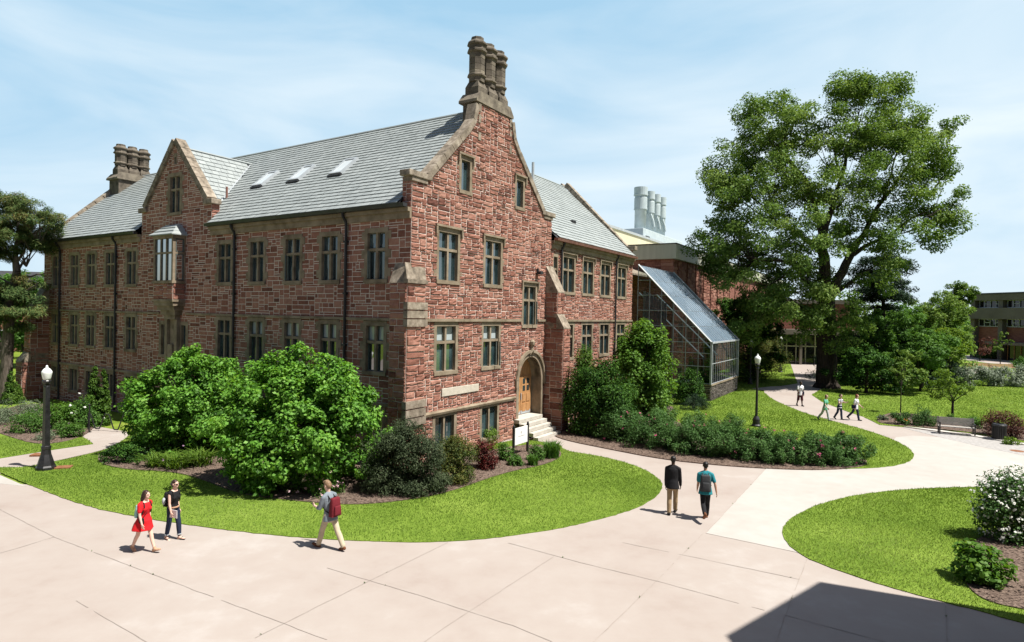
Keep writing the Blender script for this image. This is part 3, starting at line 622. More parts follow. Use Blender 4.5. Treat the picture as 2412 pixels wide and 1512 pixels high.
# --- chimneys
def chimney(s0, s1, t0, t1, zb, zc, zt, cols, tc, brick):
    c = MB(); c.box((s0, t0, zb), (s1, t1, zc), .35)
    c.prism([(s0 - .16, zc), (s1 + .16, zc), (s1 + .16, zc + .12), (s1 - .15, zc + .5), (s0 + .15, zc + .5), (s0 - .16, zc + .12)], lambda u, z: (u, t0 - .14, z), lambda u, z: (u, t1 + .14, z), .8)
    o = c.build('chimney', 'chimneystone', hall)
    for i, s in enumerate(cols):
        f = MB(); z = zc + .42; h = zt - z
        f.box((s - .37, tc - .37, z), (s + .37, tc + .37, z + .35), .3)
        f.lathe([(.53, 0), (.38, .28)], (s, tc, z + .35), 4, .4, off=math.pi / 4)
        zz = z + .63; nb = 5; top = zt - .55; hh = (top - zz) / nb
        for k in range(nb):
            tn = random.choice((.2, .35, .5, .55)) if not (i == 0 and k == 1) else 1.0
            f.lathe([(.365, .008), (.375, .015), (.375, hh - .008), (.365, hh)], (s, tc, zz + k * hh), 8, tn, off=math.pi / 8)
        f.lathe([(.37, 0), (.45, .05), (.45, .11), (.37, .16)], (s, tc, zz + hh * .85), 8, .6, off=math.pi / 8)
        f.lathe([(.37, 0), (.47, .06), (.47, .14), (.40, .2), (.40, .34), (.48, .40), (.48, .46), (.40, .54), (.30, .62), (.30, .74), (.22, .74)], (s, tc, top), 8, .45, off=math.pi / 8)
        f.build('flue', 'chimneystone', o)
    return o
chimney(4.32, 7.12, .06, .82, 14.2, 15.92, 18.85, (4.8, 5.68, 6.56), .42, True)
chimney(3.9, 6.5, 31.4, 32.75, 14.2, 15.5, 17.95, (4.35, 5.15, 5.95), 32.1, False)
qs = MB()
for z in (14.2, 15.0, 15.5):
    for u in (4.38, 7.02): qs.box((u, z, -.02), (u + .2, z + .36, .05), random.random(), T=TG)
qs.build('chimney_quoins', 'coping', hall)
# --- oriel window
orl = MB(); OP = .68
O0, O1 = 15.87, 17.78
def obox(mb, a, b, tone=.5): mb.box(a, b, tone, T=lambda t, d, z: TL(t, z, d))
# posts, sill, head of stone
for t in (O0, O1 - .14): obox(orl, (t, OP - .14, 7.72), (t + .14, OP, 9.95))
for k in (1, 2): t = O0 + .14 + (O1 - O0 - .28) * k / 3; obox(orl, (t - .045, OP - .12, 7.72), (t + .045, OP - .02, 9.95))
obox(orl, (O0 + .14, OP - .12, 9.14), (O1 - .14, OP - .021, 9.24))
obox(orl, (O0 - .04, -.02, 9.95), (O1 + .04, OP + .03, 10.12)); obox(orl, (O0 - .05, -.02, 7.58), (O1 + .05, OP + .06, 7.72))
obox(orl, (O0, .0, 9.13), (O0 + .1, OP - .14, 9.23)); obox(orl, (O0, .0, 7.72), (O0 + .1, .08, 9.95)); obox(orl, (O1 - .1, .0, 7.72), (O1, .08, 9.95))
oo = orl.build('oriel', 'dressed', hall)
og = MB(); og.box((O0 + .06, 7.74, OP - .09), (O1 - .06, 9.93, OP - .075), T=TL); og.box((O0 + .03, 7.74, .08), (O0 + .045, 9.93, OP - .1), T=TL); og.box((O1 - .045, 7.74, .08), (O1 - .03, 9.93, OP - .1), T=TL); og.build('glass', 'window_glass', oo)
oc = MB()
for z0, z1 in ((7.74, 9.12), (9.25, 9.93)):
    for z in (z0, z1 - .05): oc.box((O0 + .005, z, .1), (O0 + .03, z + .05, OP - .15), T=TL)
    for d in (.1, OP - .2): oc.box((O0 + .005, z0, d), (O0 + .03, z1, d + .05), T=TL)
    for k in range(3):
        a = O0 + .14 + (O1 - O0 - .28) * k / 3 + .05; b = O0 + .14 + (O1 - O0 - .28) * (k + 1) / 3 - .05
        for t in (a, b - .03): oc.box((t, z0, OP - .075), (t + .03, z1, OP - .05), T=TL)
oc.build('casement', 'casement', oo)
orf = MB()
for k in range(3):
    e = .18 - .2 * k; z = 10.12 + .2 * k; e2_ = e - .16
    a = [(O0 - e, -.02, z), (O1 + e, -.02, z), (O1 + e, OP + e, z), (O0 - e, OP + e, z)]; b = [(O0 - e2_, -.02, z + .22), (O1 + e2_, -.02, z + .22), (O1 + e2_, OP + e2_ - .08, z + .22), (O0 - e2_, OP + e2_ - .08, z + .22)]
    bb = [(x, y, q + .05) for x, y, q in a]
    orf.add([TL(t, z_, d) for t, d, z_ in a + bb + b], [(0, 1, 2, 3), (0, 4, 5, 1), (1, 5, 6, 2), (2, 6, 7, 3), (3, 7, 4, 0), (4, 8, 9, 5), (5, 9, 10, 6), (6, 10, 11, 7), (7, 11, 8, 4), (8, 11, 10, 9)], .8)
orf.build('roof', 'slate', oo)
ob = MB(); obox(ob, (O0 + .02, -.02, 6.72), (O1 - .02, OP - .03, 7.58)); ob.build('apron_backing', 'mortar', oo)
masonry('apron', lambda u, z, d: TL(u, z, OP - .025 + d), True, O0 + .02, O1 - .02, 6.72, 7.58, lambda u, z: True, .03, 81, parent=oo, backing=False)
masonry('apron_side', lambda u, z, d: (-u, O0 + .018 - d, z), False, 0, OP - .03, 6.72, 7.58, lambda u, z: True, .04, 82, parent=oo, backing=False, mod=.14)
ocb = MB()
for k, (z0, z1, e, p) in enumerate(((6.6, 6.72, .06, OP + .04), (6.38, 6.6, .0, OP - .04), (6.14, 6.38, -.12, OP - .16), (5.9, 6.14, -.26, OP - .28), (5.66, 5.9, -.42, OP - .38))): obox(ocb, (O0 - e, -.02, z0), (O1 + e, p, z1), .5)
for a, b, z0 in ((16.25, 16.5, 3.3), (17.2, 17.45, 3.3)): obox(ocb, (a, -.02, z0), (b, .22, 5.66))
obox(ocb, (16.5, -.02, 3.3), (17.2, .06, 5.66)); obox(ocb, (16.62, .06, 3.3), (17.08, .26, 4.3)); ocb.build('corbel', 'dressed', oo)
# ================================================================== OTHER BUILDINGS

# --- greenhouse, in the frame of the hall
mat('bar_grey', [(.14, .17, .19), (.2, .23, .25)], rough=.5)
gh = thing('greenhouse', 'lean-to glass greenhouse on a low stone base beyond the hall wing', 'greenhouse', W(28.7, -4.5), HALL_ANG)
S1, T0, T1, ZE, ZT, ZB = 9.0, 0.0, 5.9, 4.4, 10.4, 1.15      # local: x along, y towards the science building
def masonry_l(parent, name, T, flip, u0, u1, z0, z1, ok, relief, seed, **k): return masonry(name, T, flip, u0, u1, z0, z1, ok, relief, seed, parent=parent, **k)
fb = MB(); fb.box((.05, .05, 0), (S1 - .05, .45, ZB - .02)); fb.box((.05, .45, 0), (.45, T1, ZB - .02)); fb.box((S1 - .45, .45, 0), (S1 - .05, T1, ZB - .02)); gb = fb.build('base', 'dark_brick', gh)
masonry_l(gb, 'base_front', TG, False, 0, S1, 0, ZB, lambda u, z: True, .04, 90, mod=.13, m='dark_brick'); masonry_l(gb, 'base_side', TL, True, 0, T1, 0, ZB, lambda u, z: True, .03, 91, mod=.13, m='dark_brick')
cpb = MB(); cpb.box((-.06, -.08, ZB), (S1 + .03, .3, ZB + .1)); cpb.box((-.06, .3, ZB), (.3, T1, ZB + .1)); cpb.build('sill', 'dressed', gb)
g = MB(); zr = lambda t: ZE + (ZT - ZE) * (t / T1); fr = MB(); B = ZB + .1
g.add([(0, .02, B), (S1, .02, B), (S1, .02, ZE), (0, .02, ZE)], [(0, 1, 2, 3)]); g.add([(.02, 0, B), (.02, 0, ZE), (.02, T1, ZT), (.02, T1, B)], [(0, 1, 2, 3)]); g.add([(S1, 0, B), (S1, T1, B), (S1, T1, ZT), (S1, 0, ZE)], [(0, 1, 2, 3)])
gw = g.build('side_glass', 'greenhouse_glass', gh)
rgl = MB(); nrow = 5
for k in range(14):
    for j in range(nrow):
        a, b = S1 * k / 14, S1 * (k + 1) / 14; p, q = T1 * j / nrow, T1 * (j + 1) / nrow; e = [random.uniform(-.012, .012) for _ in range(4)]
        rgl.add([(a, p, zr(p) + e[0]), (b, p, zr(p) + e[1]), (b, q, zr(q) + e[2]), (a, q, zr(q) + e[3])], [(0, 1, 2, 3)])
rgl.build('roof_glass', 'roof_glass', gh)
def bar(mb, a, b, r=.03): mb.tube([a, b], r, 4)
gb2 = MB()
for k in range(15): x = S1 * k / 14; bar(gb2, (x, 0, ZE + .02), (x, T1, ZT + .02), .02); bar(fr, (x, 0, B), (x, 0, ZE), .02)
for j in range(nrow + 1): p = T1 * j / nrow; bar(gb2, (0, p, zr(p) + .012), (S1, p, zr(p) + .012), .014)
gb2.build('glazing_bars', 'bar_grey', gh)
for k in range(7):
    p = T1 * k / 6; bar(fr, (0, p, B), (0, p, zr(p)), .03); bar(fr, (S1, p, B), (S1, p, zr(p)), .03)
for z in (1.3, 2.6, 3.6, 4.4, 5.6, 6.8, 8.0, 9.2):
    p0 = max(0, (z - ZE) / (ZT - ZE) * T1); bar(fr, (0, p0, z), (0, T1, z), .024); bar(fr, (S1, p0, z), (S1, T1, z), .024)
for z in (1.3, 2.8): bar(fr, (0, 0, z), (S1, 0, z), .022)
fr.box((-.06, -.06, B), (.08, .08, ZE + .1)); fr.box((S1 - .08, -.06, B), (S1 + .06, .08, ZE + .1)); fr.box((-.06, -.1, ZE - .05), (S1 + .06, .05, ZE + .07))
bar(fr, (0, 0, ZE + .05), (0, T1, ZT + .05), .07); bar(fr, (S1, 0, ZE + .05), (S1, T1, ZT + .05), .07); bar(fr, (.3, .6, 3.2), (.3, T1, 8.2), .06); bar(fr, (4.5, .6, 3.2), (4.5, T1, 8.2), .06)
fr.build('frame', 'metal_grey', gh)
ti = MB()
for y in (.9, 2.6): ti.box((.7, y, .85), (8.4, y + 1.1, .93)); [ti.box((x, y + .1, .02), (x + .07, y + 1.0, .85)) for x in (.8, 3, 5.4, 8.2)]
ti.build('potting_bench', 'metal_grey', gh); cu = MB()
for k in range(9): cu.box((.25 + .0 * k, 3.6 + .22 * k, 4.6), (.29, 3.78 + .22 * k, 7.4 + .12 * k))
cu.build('shade_blind', 'blind', gh)
for i, (x, y, h) in enumerate([(1.4, 1.4, 2.4), (3.2, 1.3, 2.0), (5.2, 1.5, 2.9), (7.3, 1.3, 2.2), (2.3, 3.2, 3.4), (6.2, 3.2, 3.2)]):
    q = W(28.7 + x, -4.5 + y); SEED_POT = i; POTS = globals().setdefault('POTS', []); POTS.append((q, h, i))
# --- science building behind the greenhouse
sb = thing('science_building', 'flat-roofed brick building with a cream metal fascia behind the greenhouse', 'building', W(37.75, 1.45), HALL_ANG)
w_ = MB(); SL, SD = 62.0, 30.0
xs = [0.0]; x = 1.55
while x < SL: xs.append(x); x += 3.0
for i, a in enumerate(xs):
    b = (xs[i + 1] - .42) if i + 1 < len(xs) else SL; w_.box((a, 0, 0), (b, .5, 11.7)); w_.box((b, .42, 0), (b + .42, .5, 11.7))
w_.box((0, .5, 0), (SL, SD, 11.7)); sw = w_.build('wall', 'red_brick', sb)
for i, a in enumerate(xs[:8]):
    b = xs[i + 1] - .42; masonry_l(sw, 'pier_stones', TG, False, a, b, 3.0, 11.7, lambda u, z: True, .06, 100 + i, mod=.17, gap=.03, backing=False)
masonry_l(sw, 'side_stones', TL, True, 0, 9, 6.0, 11.7, lambda u, z: True, .04, 120, mod=.17, gap=.03, backing=False)
sl2 = MB()
for i, a in enumerate(xs[1:]): sl2.box((a - .40, .36, 2.5), (a - .02, .41, 11.0))
sl2.build('slot_window', 'dark_glass', sb)
fa = MB(); k = 0.0
fa.box((-.35, -.35, 11.7), (SL, -.25, 13.05)); fa.box((-.35, -.25, 11.7), (-.25, SD, 13.05)); fa.box((-.25, -.25, 11.7), (SL, SD, 12.9))
fas = fa.build('fascia', 'fascia_metal', sb); ed = MB(); ed.box((-.4, -.4, 13.05), (SL, -.22, 13.14)); ed.box((-.4, -.22, 13.05), (-.22, SD, 13.14)); ed.build('roof_edge', 'gutter', fas)
ph = MB(); ph.box((6, 12.6, 12.9), (36, 26, 17.2)); pho = ph.build('penthouse', 'cream_panel', sb); pe = MB(); pe.box((5.9, 12.45, 17.2), (36.1, 26.1, 17.5)); pe.build('roof_edge', 'metal_grey', pho)
lr = MB(); lr.box((-9.0, 5.1, 9.6), (0, 6.2, 11.2)); lr.prism([(1.4, 10.0), (5.2, 11.3), (5.2, 11.15), (1.4, 9.85)], lambda t, z: (-9.0, t, z), lambda t, z: (0, t, z)); lr.build('link_roof', 'coping', sb)
# exhaust stacks stand on the science building roof
def pxW(px, py, tt):                                            # point of the plane t = tt seen at a spot of the photograph
    d = ray(px, py); k = ((W(0, tt) - np.array([0, 0, H])) @ e2) / (d @ e2); return np.array([0, 0, H]) + d * k
PL = 16.2
pA, pB = pxW(1560, 545, PL), pxW(1590, 552, PL)
def s_of(px, py): return float((pxW(px, py, PL) - C0) @ e1), float(pxW(px, py, PL)[2])
sa, za = s_of(1497, 545)
pln = thing('exhaust_plenum', 'pale grey metal plenum box on the science building roof under the exhaust stacks', 'plenum', tuple(W(sa, PL, 12.9)), HALL_ANG)
m_ = MB(); s_end = s_of(1572, 560)[0] + 3; m_.bevbox((-1.2, -1.6, 0), (s_end - sa, 1.6, za - 12.6), .08); m_.bevbox((-2.4, -1.4, 0), (-1.2, 1.4, za - 14.0), .08); m_.build('casing', 'vent_metal', pln)
m2_ = MB(); m2_.box((-.2, -1.66, za - 15.1), (1.4, -1.6, za - 13.6)); m2_.build('louvre', 'gutter', pln)
STK = [(1510, 442, 33), (1531, 452, 25), (1545.5, 459, 23.5), (1559, 466, 22)]
for i, (px, py, wd_) in enumerate(STK):
    s_, zt = s_of(px, py); c = W(s_, PL); D_ = c[1]; r = wd_ * D_ / F / 2 * .95; zb = za + .25
    stt = thing('exhaust_stack', ['wide pale blue-grey exhaust stack, nearest and largest of the four on the roof', 'second exhaust stack from the large one', 'third exhaust stack from the large one', 'farthest exhaust stack of the four'][i], 'exhaust stack', (c[0], c[1], zb), HALL_ANG, 'exhaust stacks on the science building')
    h = zt - zb; m1 = MB(); m1.lathe([(r * .86, 0), (r * .86, h * .48), (r * .95, h * .5)], (0, 0, 0), 20); m1.lathe([(r * .92, .001), (r * .92, .12)], (0, 0, 0), 20); m1.build('shaft', 'vent_metal', stt, True)
    m3 = MB(); m3.lathe([(r * .96, h * .5), (r * .96, h * .76), (r * .86, h * .78), (r * .86, h * .82)], (0, 0, 0), 20); m3.lathe([(r, h * .495), (r, h * .515)], (0, 0, 0), 20); m3.build('collar', 'vent_metal', stt)
    m4 = MB(); m4.lathe([(r * 1.0, h * .82), (r * 1.02, h), (r * .9, h), (r * .9, h * .9)], (0, 0, 0), 20); m4.lathe([(r * 1.05, h * .815), (r * 1.05, h * .845)], (0, 0, 0), 20); m4.build('wind_band', 'vent_metal', stt)
    if i: m5 = MB(); m5.tube([(-r * .9, -r * .5, h * .46), (-r * .5, -r * .9, h * .3), (-r * .2, -r, h * .16)], r * .28, 6); m5.build('fan_inlet', 'vent_metal', stt)
# --- antenna behind the wing coping
an = MB(); q = pxW(1395, 520, 14); an.tube([(q[0], q[1], 12), (q[0], q[1], q[2] + .6)], .06, 5); an.tube([(q[0] - .5, q[1], q[2]), (q[0] + .5, q[1], q[2])], .04, 4); an.tube([(q[0] + .7, q[1], 12), (q[0] + .7, q[1], q[2] - .6)], .06, 5); tag(an.build('roof_antenna', 'metal_grey'), 'thin metal antenna mast behind the coping of the wing gable', 'antenna')
# --- far brick building on the right: its long front runs away from the viewer and lies in shade
pb = AT(2277, 838, 112); bb = thing('brick_building', 'three-storey brick and concrete building with ribbon windows beyond the lawn', 'building', (pb[0], pb[1], 0), rad(-82))
LB_ = 60.0; m1 = MB(); m1.box((0, 1.2, 0), (LB_, 30, 10.8)); m1.build('wall', 'red_brick', bb)
m1 = MB(); m1.box((-.1, 0, 10.3), (LB_, 30, 11.35)); m1.box((-1.8, -.5, 7.05), (LB_, 1.25, 8.95)); m1.box((-1.8, 1.25, 7.05), (0, 30, 8.95)); m1.box((6.5, -3.0, 2.75), (LB_, 1.3, 3.15))
for x in np.arange(.4, LB_, 5.4): m1.box((x, .2, 0), (x + .8, 1.3, 10.3))
m1.build('concrete_band', 'board_concrete', bb); m1 = MB(); m1.box((-.2, -.1, 11.35), (LB_, 30, 11.6)); m1.build('roof_edge', 'gutter', bb)
def ribbon_window(x0, x1, z0, z1, n):
    f = MB(); g_ = MB(); g_.box((x0, 1.1, z0), (x1, 1.15, z1))
    for k in range(n + 1): x = x0 + (x1 - x0) * k / n; f.box((x - .05, .95, z0), (x + .05, 1.1, z1))
    f.box((x0, .94, z0 - .06), (x1, 1.1, z0 + .05)); f.box((x0, .94, z1 - .05), (x1, 1.1, z1 + .06))
    for k in range(1, n, 2): a, b = x0 + (x1 - x0) * k / n, x0 + (x1 - x0) * (k + 1) / n; f.box((a, .93, z0 + (z1 - z0) * .5), (b, 1.1, z0 + (z1 - z0) * .58))
    o = f.build('window', 'metal_grey', bb); g_.build('glass', 'dark_glass', o)
for x in np.arange(1.25, 34, 5.4):
    ribbon_window(x + .1, x + 4.5, 9.05, 10.25, 4); ribbon_window(x + .1, x + 4.5, 5.75, 7.0, 4)
    gm = MB(); gm.box((x + .1, 1.05, .1), (x + 4.5, 1.18, 2.7)); o = gm.build('ground_window', 'dark_glass', bb); dm = MB()
    for k in range(4): dm.box((x + .3 + k * 1.2, .95, .1), (x + .42 + k * 1.2, 1.05, 2.7))
    dm.build('frame', 'door_wood', o)
# --- glazed entrance at the end of the curved path
pe_ = AT(1850, 856, 88); ent = thing('entrance_pavilion', 'low glazed entrance with a flat canopy at the end of the curved path', 'building', (pe_[0] - 3, pe_[1], 0), rad(-6))
m1 = MB(); m1.box((-16, 1.5, 0), (13, 14, 8.6)); m1.build('wall', 'red_brick', ent); m1 = MB(); m1.box((-3, -2.0, 4.2), (12, 1.5, 4.9)); m1.build('canopy', 'board_concrete', ent); m1 = MB(); m1.box((-2, .8, 0), (11, .9, 4.2)); g5 = m1.build('glazing', 'dark_glass', ent)
m1 = MB()
for x in np.arange(-2, 11.1, 1.3): m1.box((x - .06, .6, 0), (x + .06, .8, 4.2))
m1.box((-2, .6, 2.4), (11, .8, 2.55)); m1.build('frame', 'fascia_metal', g5); m1 = MB()
for x in (-2.6, 4.2, 11.4): m1.box((x, -1.7, 0), (x + .35, -1.35, 4.2))
m1.build('column', 'board_concrete', ent); m1 = MB(); m1.box((-16.2, 1.3, 8.6), (13.2, 14, 9.2)); m1.build('roof_edge', 'board_concrete', ent)
# --- brick house behind the pine on the left
ph_ = AT(20, 860, 82); hs = thing('brick_house', 'red brick house half hidden behind the pine at the left edge', 'building', (ph_[0], ph_[1], 0), rad(20))
m1 = MB(); m1.box((-16, 0, 0), (12, 12, 7.5)); m1.build('wall', 'red_brick', hs); m1 = MB(); m1.prism([(-.6, 7.4), (12.6, 7.4), (6, 11)], lambda y, z: (-16.5, y, z), lambda y, z: (12.5, y, z)); m1.build('roof', 'slate_under', hs)
for x in np.arange(-14, 11, 4.2):
    for z in (1.2, 4.6): m1 = MB(); m1.box((x, -.05, z), (x + 1.4, .05, z + 1.7)); o = m1.build('window', 'white_paint', hs); m1 = MB(); m1.box((x + .12, -.08, z + .12), (x + 1.28, -.05, z + 1.58)); m1.build('pane', 'dark_glass', o)
# --- neighbouring block to the right of the viewpoint: its corner shadow lies on the paving
nb = thing('neighbour_building', 'flat-roofed brick block right of the viewpoint, its corner shadow on the paving, with an added sky-blocking wing behind', 'building', (0, 0, 0))
HN = 12.5; kx, ky = _sd[0] / _sd[2] * HN, _sd[1] / _sd[2] * HN
q = [G(*p) for p in ((1930, 1370), (1710, 1497), (1722, 1540), (2412, 1471))]
A_, B_, C_, D_ = [np.array([p[0] + kx, p[1] + ky]) for p in q]
dr = (D_ - A_) / np.linalg.norm(D_ - A_); E_ = A_ + dr * 18; Fp = [A_, B_, np.array([B_[0] + .1, -12]), np.array([E_[0], -12]), E_]
Fp = [tuple(p) for p in Fp]; m1 = MB(); m1.prism(Fp, lambda x, y: (x, y, -.02), lambda x, y: (x, y, HN)); m1.box((-45, -16, -.02), (B_[0] + .1, -4.5, 12.5)); m1.build('wall', 'red_brick', nb)  # long box behind the viewpoint is added, unseen, to block sky light
for x in np.arange(-42, 4, 4.6):
    for z in (1.2, 5.0, 8.8): m1 = MB(); m1.box((x, -4.55, z), (x + 1.9, -4.4, z + 2.1)); o = m1.build('window', 'white_paint', nb); m1 = MB(); m1.box((x + .12, -4.42, z + .12), (x + 1.78, -4.38, z + 1.98)); m1.build('pane', 'dark_glass', o)
# ================================================================== GROUND
def struct(name, pts, z0, z1, m): return tag(flat_poly(name, pts, z0, z1, m), kind='structure')
def gp(l): return [G(*p)[:2] for p in l]
bgm = MB(); bgm.add([(-2500, -300, -.03), (2500, -300, -.03), (2500, 2500, -.03), (-2500, 2500, -.03)], [(0, 1, 2, 3)]); tag(bgm.build('ground', 'grass_far'), kind='structure')
hl_ = MB(); rg = random.Random(5); n = 60
for k in range(n):
    x = -1500 + 3000 * k / (n - 1); h = 14 + 9 * math.sin(k * .37) + 6 * math.sin(k * .9 + 1); hl_.v += [(x, 1400, -5), (x, 1600, h + 6)]; hl_.t += [.5] * (1 if k else 0)
    if k: hl_.f.append((2 * k - 2, 2 * k, 2 * k + 1, 2 * k - 1))
tag(hl_.build('hills', 'hill'), kind='structure')
# main paving and the paths that leave it
struct('plaza', [(-60, -30), (40, -30), (40, 20), (30, 31.5), (28, 34.2), *gp([(2200, 1013), (2072, 1001), (2034, 982), (1997, 970), (1935, 946), (1918, 930), (1936, 918), (1936, 850)]), (36, 92), (30, 92), *gp([(1860, 850), (1872, 885), (1879, 903), (1800, 912), (1770, 915)]), (22.3, 54), *gp([(1800, 925), (1810, 937), (1840, 953), (1900, 977)]), (17, 33), (9, 30.5), (5, 33), (1, 33), (-6, 24), (-6, 19), (-19.2, 22), *gp([(215, 1066), (262, 1053)]), (-18.5, 30.5), (-22.5, 32.6), *gp([(182, 1021), (220, 1046), (130, 1059), (0, 1080)]), (-60, 17)], -.02, 0.0, 'concrete_pink')
LA = gp([(-60, 1092), (0, 1113), (90, 1152), (200, 1193), (340, 1222), (500, 1245), (650, 1262), (800, 1273), (950, 1278), (1060, 1277), (1200, 1264), (1320, 1245), (1420, 1222), (1500, 1198), (1548, 1170), (1563, 1145), (1550, 1125), (1510, 1102), (1450, 1083), (1390, 1071), (1330, 1062), (1318, 1047)]) + [W(8.0, -1.5)[:2], W(7.9, 0)[:2], W(0, 0)[:2], W(0, 19)[:2]] + gp([(262, 1058), (215, 1070), (120, 1090), (30, 1105)])
LB = gp([(-90, 1094), (0, 1080), (130, 1058), (220, 1045), (180, 1020)]) + [W(0, 30)[:2], W(0, 36)[:2], (-60, 42), (-70, 25)]
LC = [W(10.4, 0)[:2], W(10.5, -1.6)[:2]] + gp([(1330, 1034), (1440, 1055), (1560, 1078), (1700, 1093), (1800, 1101), (1900, 1105), (2010, 1105), (2090, 1101), (2140, 1090), (2155, 1075), (2145, 1058), (2110, 1038), (2050, 1016), (1980, 997), (1900, 975), (1845, 953), (1815, 938), (1803, 926), (1775, 916)]) + [W(40, -4.5)[:2], W(23.9, 0)[:2]]
LD = gp([(1770, 913), (1800, 911), (1840, 909), (1879, 903), (1872, 888), (1860, 851)]) + [(28, 92), (5, 92), W(40, -4.0)[:2]]
LE = gp([(1937, 850), (1937, 915), (1912, 930), (1935, 946), (1997, 970), (2034, 982), (2072, 1001), (2130, 1006), (2210, 1010), (2300, 1023), (2412, 1043)]) + [(36, 28), (90, 40), (110, 100), (40, 100)]
LF = gp([(2500, 1146), (2412, 1147), (2250, 1148), (2120, 1154), (2010, 1167), (1925, 1189), (1868, 1216), (1842, 1243), (1846, 1275), (1885, 1308), (1950, 1336), (2030, 1364), (2120, 1391), (2220, 1418), (2320, 1443), (2420, 1472), (2520, 1500)]) + [(14, 12), (17, 18)]
POLY = {}
LA = list(smooth_closed(LA, 1)); LC = list(smooth_closed(LC, 1)); LF = list(smooth_closed(LF, 2))
def ragged(pl, seed):
    r_ = random.Random(seed); o = []
    for a, b in zip(pl, list(pl[1:]) + [pl[0]]):
        a, b = np.array(a[:2]), np.array(b[:2]); L_ = np.linalg.norm(b - a); n = max(1, min(200, int(L_ / .16))) if max(a[1], b[1]) < 60 else 1; d = (b - a) / max(L_, 1e-6); q = np.array([-d[1], d[0]])
        o += [a + (b - a) * k / n + q * r_.gauss(0, .012) for k in range(n)]
    return o
LA, LB, LC, LD, LE, LF = [ragged(list(p_), 40 + i) for i, p_ in enumerate((LA, LB, LC, LD, LE, LF))]
for nm, pl, z in (('front', LA, .022), ('west', LB, .02), ('hedge', LC, .022), ('path', LD, .02), ('tree', LE, .02), ('corner', LF, .022)):
    POLY[nm] = [tuple(p[:2]) for p in pl]; struct('lawn', POLY[nm], -.025, z, 'lawn_soil')
struct('pale_paving', gp([(1805, 1103), (1663, 1256), (1882, 1302), (1900, 1290), (1900, 1230), (1960, 1200), (2120, 1170), (2250, 1160), (2480, 1156), (2480, 1085), (2412, 1072), (2300, 1050), (2220, 1030), (2150, 1026), (2110, 1030), (2090, 1060), (2080, 1080), (2010, 1090), (1900, 1090)]), -.015, .004, 'concrete_pale')
struct('pale_paving', gp([(-80, 1107), (0, 1119), (62, 1146), (0, 1139), (-80, 1128)]), -.015, .005, 'concrete_pale')
struct('paver_strip', gp([(2128, 1008), (2200, 1016), (2300, 1030), (2412, 1049), (2500, 1064), (2500, 1092), (2412, 1073), (2300, 1050), (2215, 1030)]), -.015, .008, 'paver_grey')
struct('kerb', gp([(2128, 1006), (2200, 1013), (2300, 1027), (2412, 1046), (2500, 1061), (2500, 1064), (2412, 1049), (2300, 1030), (2200, 1016)]), -.015, .06, 'kerb')
struct('far_path', gp([(2165, 896), (2230, 885), (2290, 868), (2330, 866), (2330, 872), (2240, 893), (2170, 904)]), -.02, .036, 'concrete_pink')
struct('far_plaza', gp([(2330, 856), (2500, 864), (2600, 850), (2412, 836), (2200, 838)]), -.02, .037, 'concrete_pink')
# joints between the slabs, weathered strips of filler
jm = MB(); rg = random.Random(3)
JL = [[(127, 1265), (450, 1387), (770, 1507)], [(127, 1265), (40, 1292), (-60, 1320)], [(1055, 1278), (830, 1388), (600, 1503)], [(1305, 1311), (1180, 1392), (1048, 1478), (1000, 1512)], [(1657, 1256), (1545, 1370), (1430, 1482), (1395, 1515)], [(770, 1338), (980, 1400), (1206, 1473), (1300, 1512)],
      [(1197, 1279), (1370, 1326), (1548, 1369), (1801, 1438)], [(1466, 1278), (1670, 1320), (1884, 1365)], [(1903, 1313), (1881, 1370), (1850, 1449), (1827, 1515)], [(1850, 1449), (1970, 1482), (2096, 1515)], [(2228, 1427), (2231, 1520)], [(1663, 1256), (1805, 1103)], [(1663, 1256), (1882, 1302)], [(180, 1415), (350, 1515)], [(-20, 1190), (127, 1265)]]
for l in JL:
    P = [G(*p) for p in l]
    for a, b in zip(P[:-1], P[1:]):
        L_ = np.linalg.norm(b - a); n = max(1, int(L_ / .25)); d = (b - a) / L_; q = np.array([-d[1], d[0], 0]); pr = None
        for k in range(n + 1):
            w = .008 * rg.uniform(.5, 1.5); c = a + d * L_ * k / n + q * rg.uniform(-.008, .008); cur = (c - q * w, c + q * w)
            if pr is not None and rg.random() > .04: jm.add([tuple(x[:2]) + (.008,) for x in (pr[0], cur[0], cur[1], pr[1])], [(0, 1, 2, 3)])
            pr = cur
tag(jm.build('paving_joints', 'joint'), kind='structure')
rg = np.random.default_rng(21); wv = []
for l in JL[:12]:
    P = [G(*p) for p in l]
    for a, b in zip(P[:-1], P[1:]):
        for _ in range(int(np.linalg.norm(b - a) * .7)):
            if rg.random() < .45: continue
            c = a + (b - a) * rg.random(); nb_ = rg.integers(4, 12)
            for _ in range(nb_): an, r_, h_ = rg.uniform(0, 6.28), rg.uniform(.01, .05), rg.uniform(.015, .05); d = np.array([math.cos(an), math.sin(an), 0]); s_ = np.array([-d[1], d[0], 0]) * .008; wv += [c - s_ + [0, 0, .009], c + s_ + [0, 0, .009], c + d * r_ + [0, 0, h_]]
wv = np.array(wv); tag(np_mesh('joint_weeds', wv, np.arange(len(wv)).reshape(-1, 3), rg.random(len(wv) // 3) * .5, 'leaf_mid'), kind='stuff')
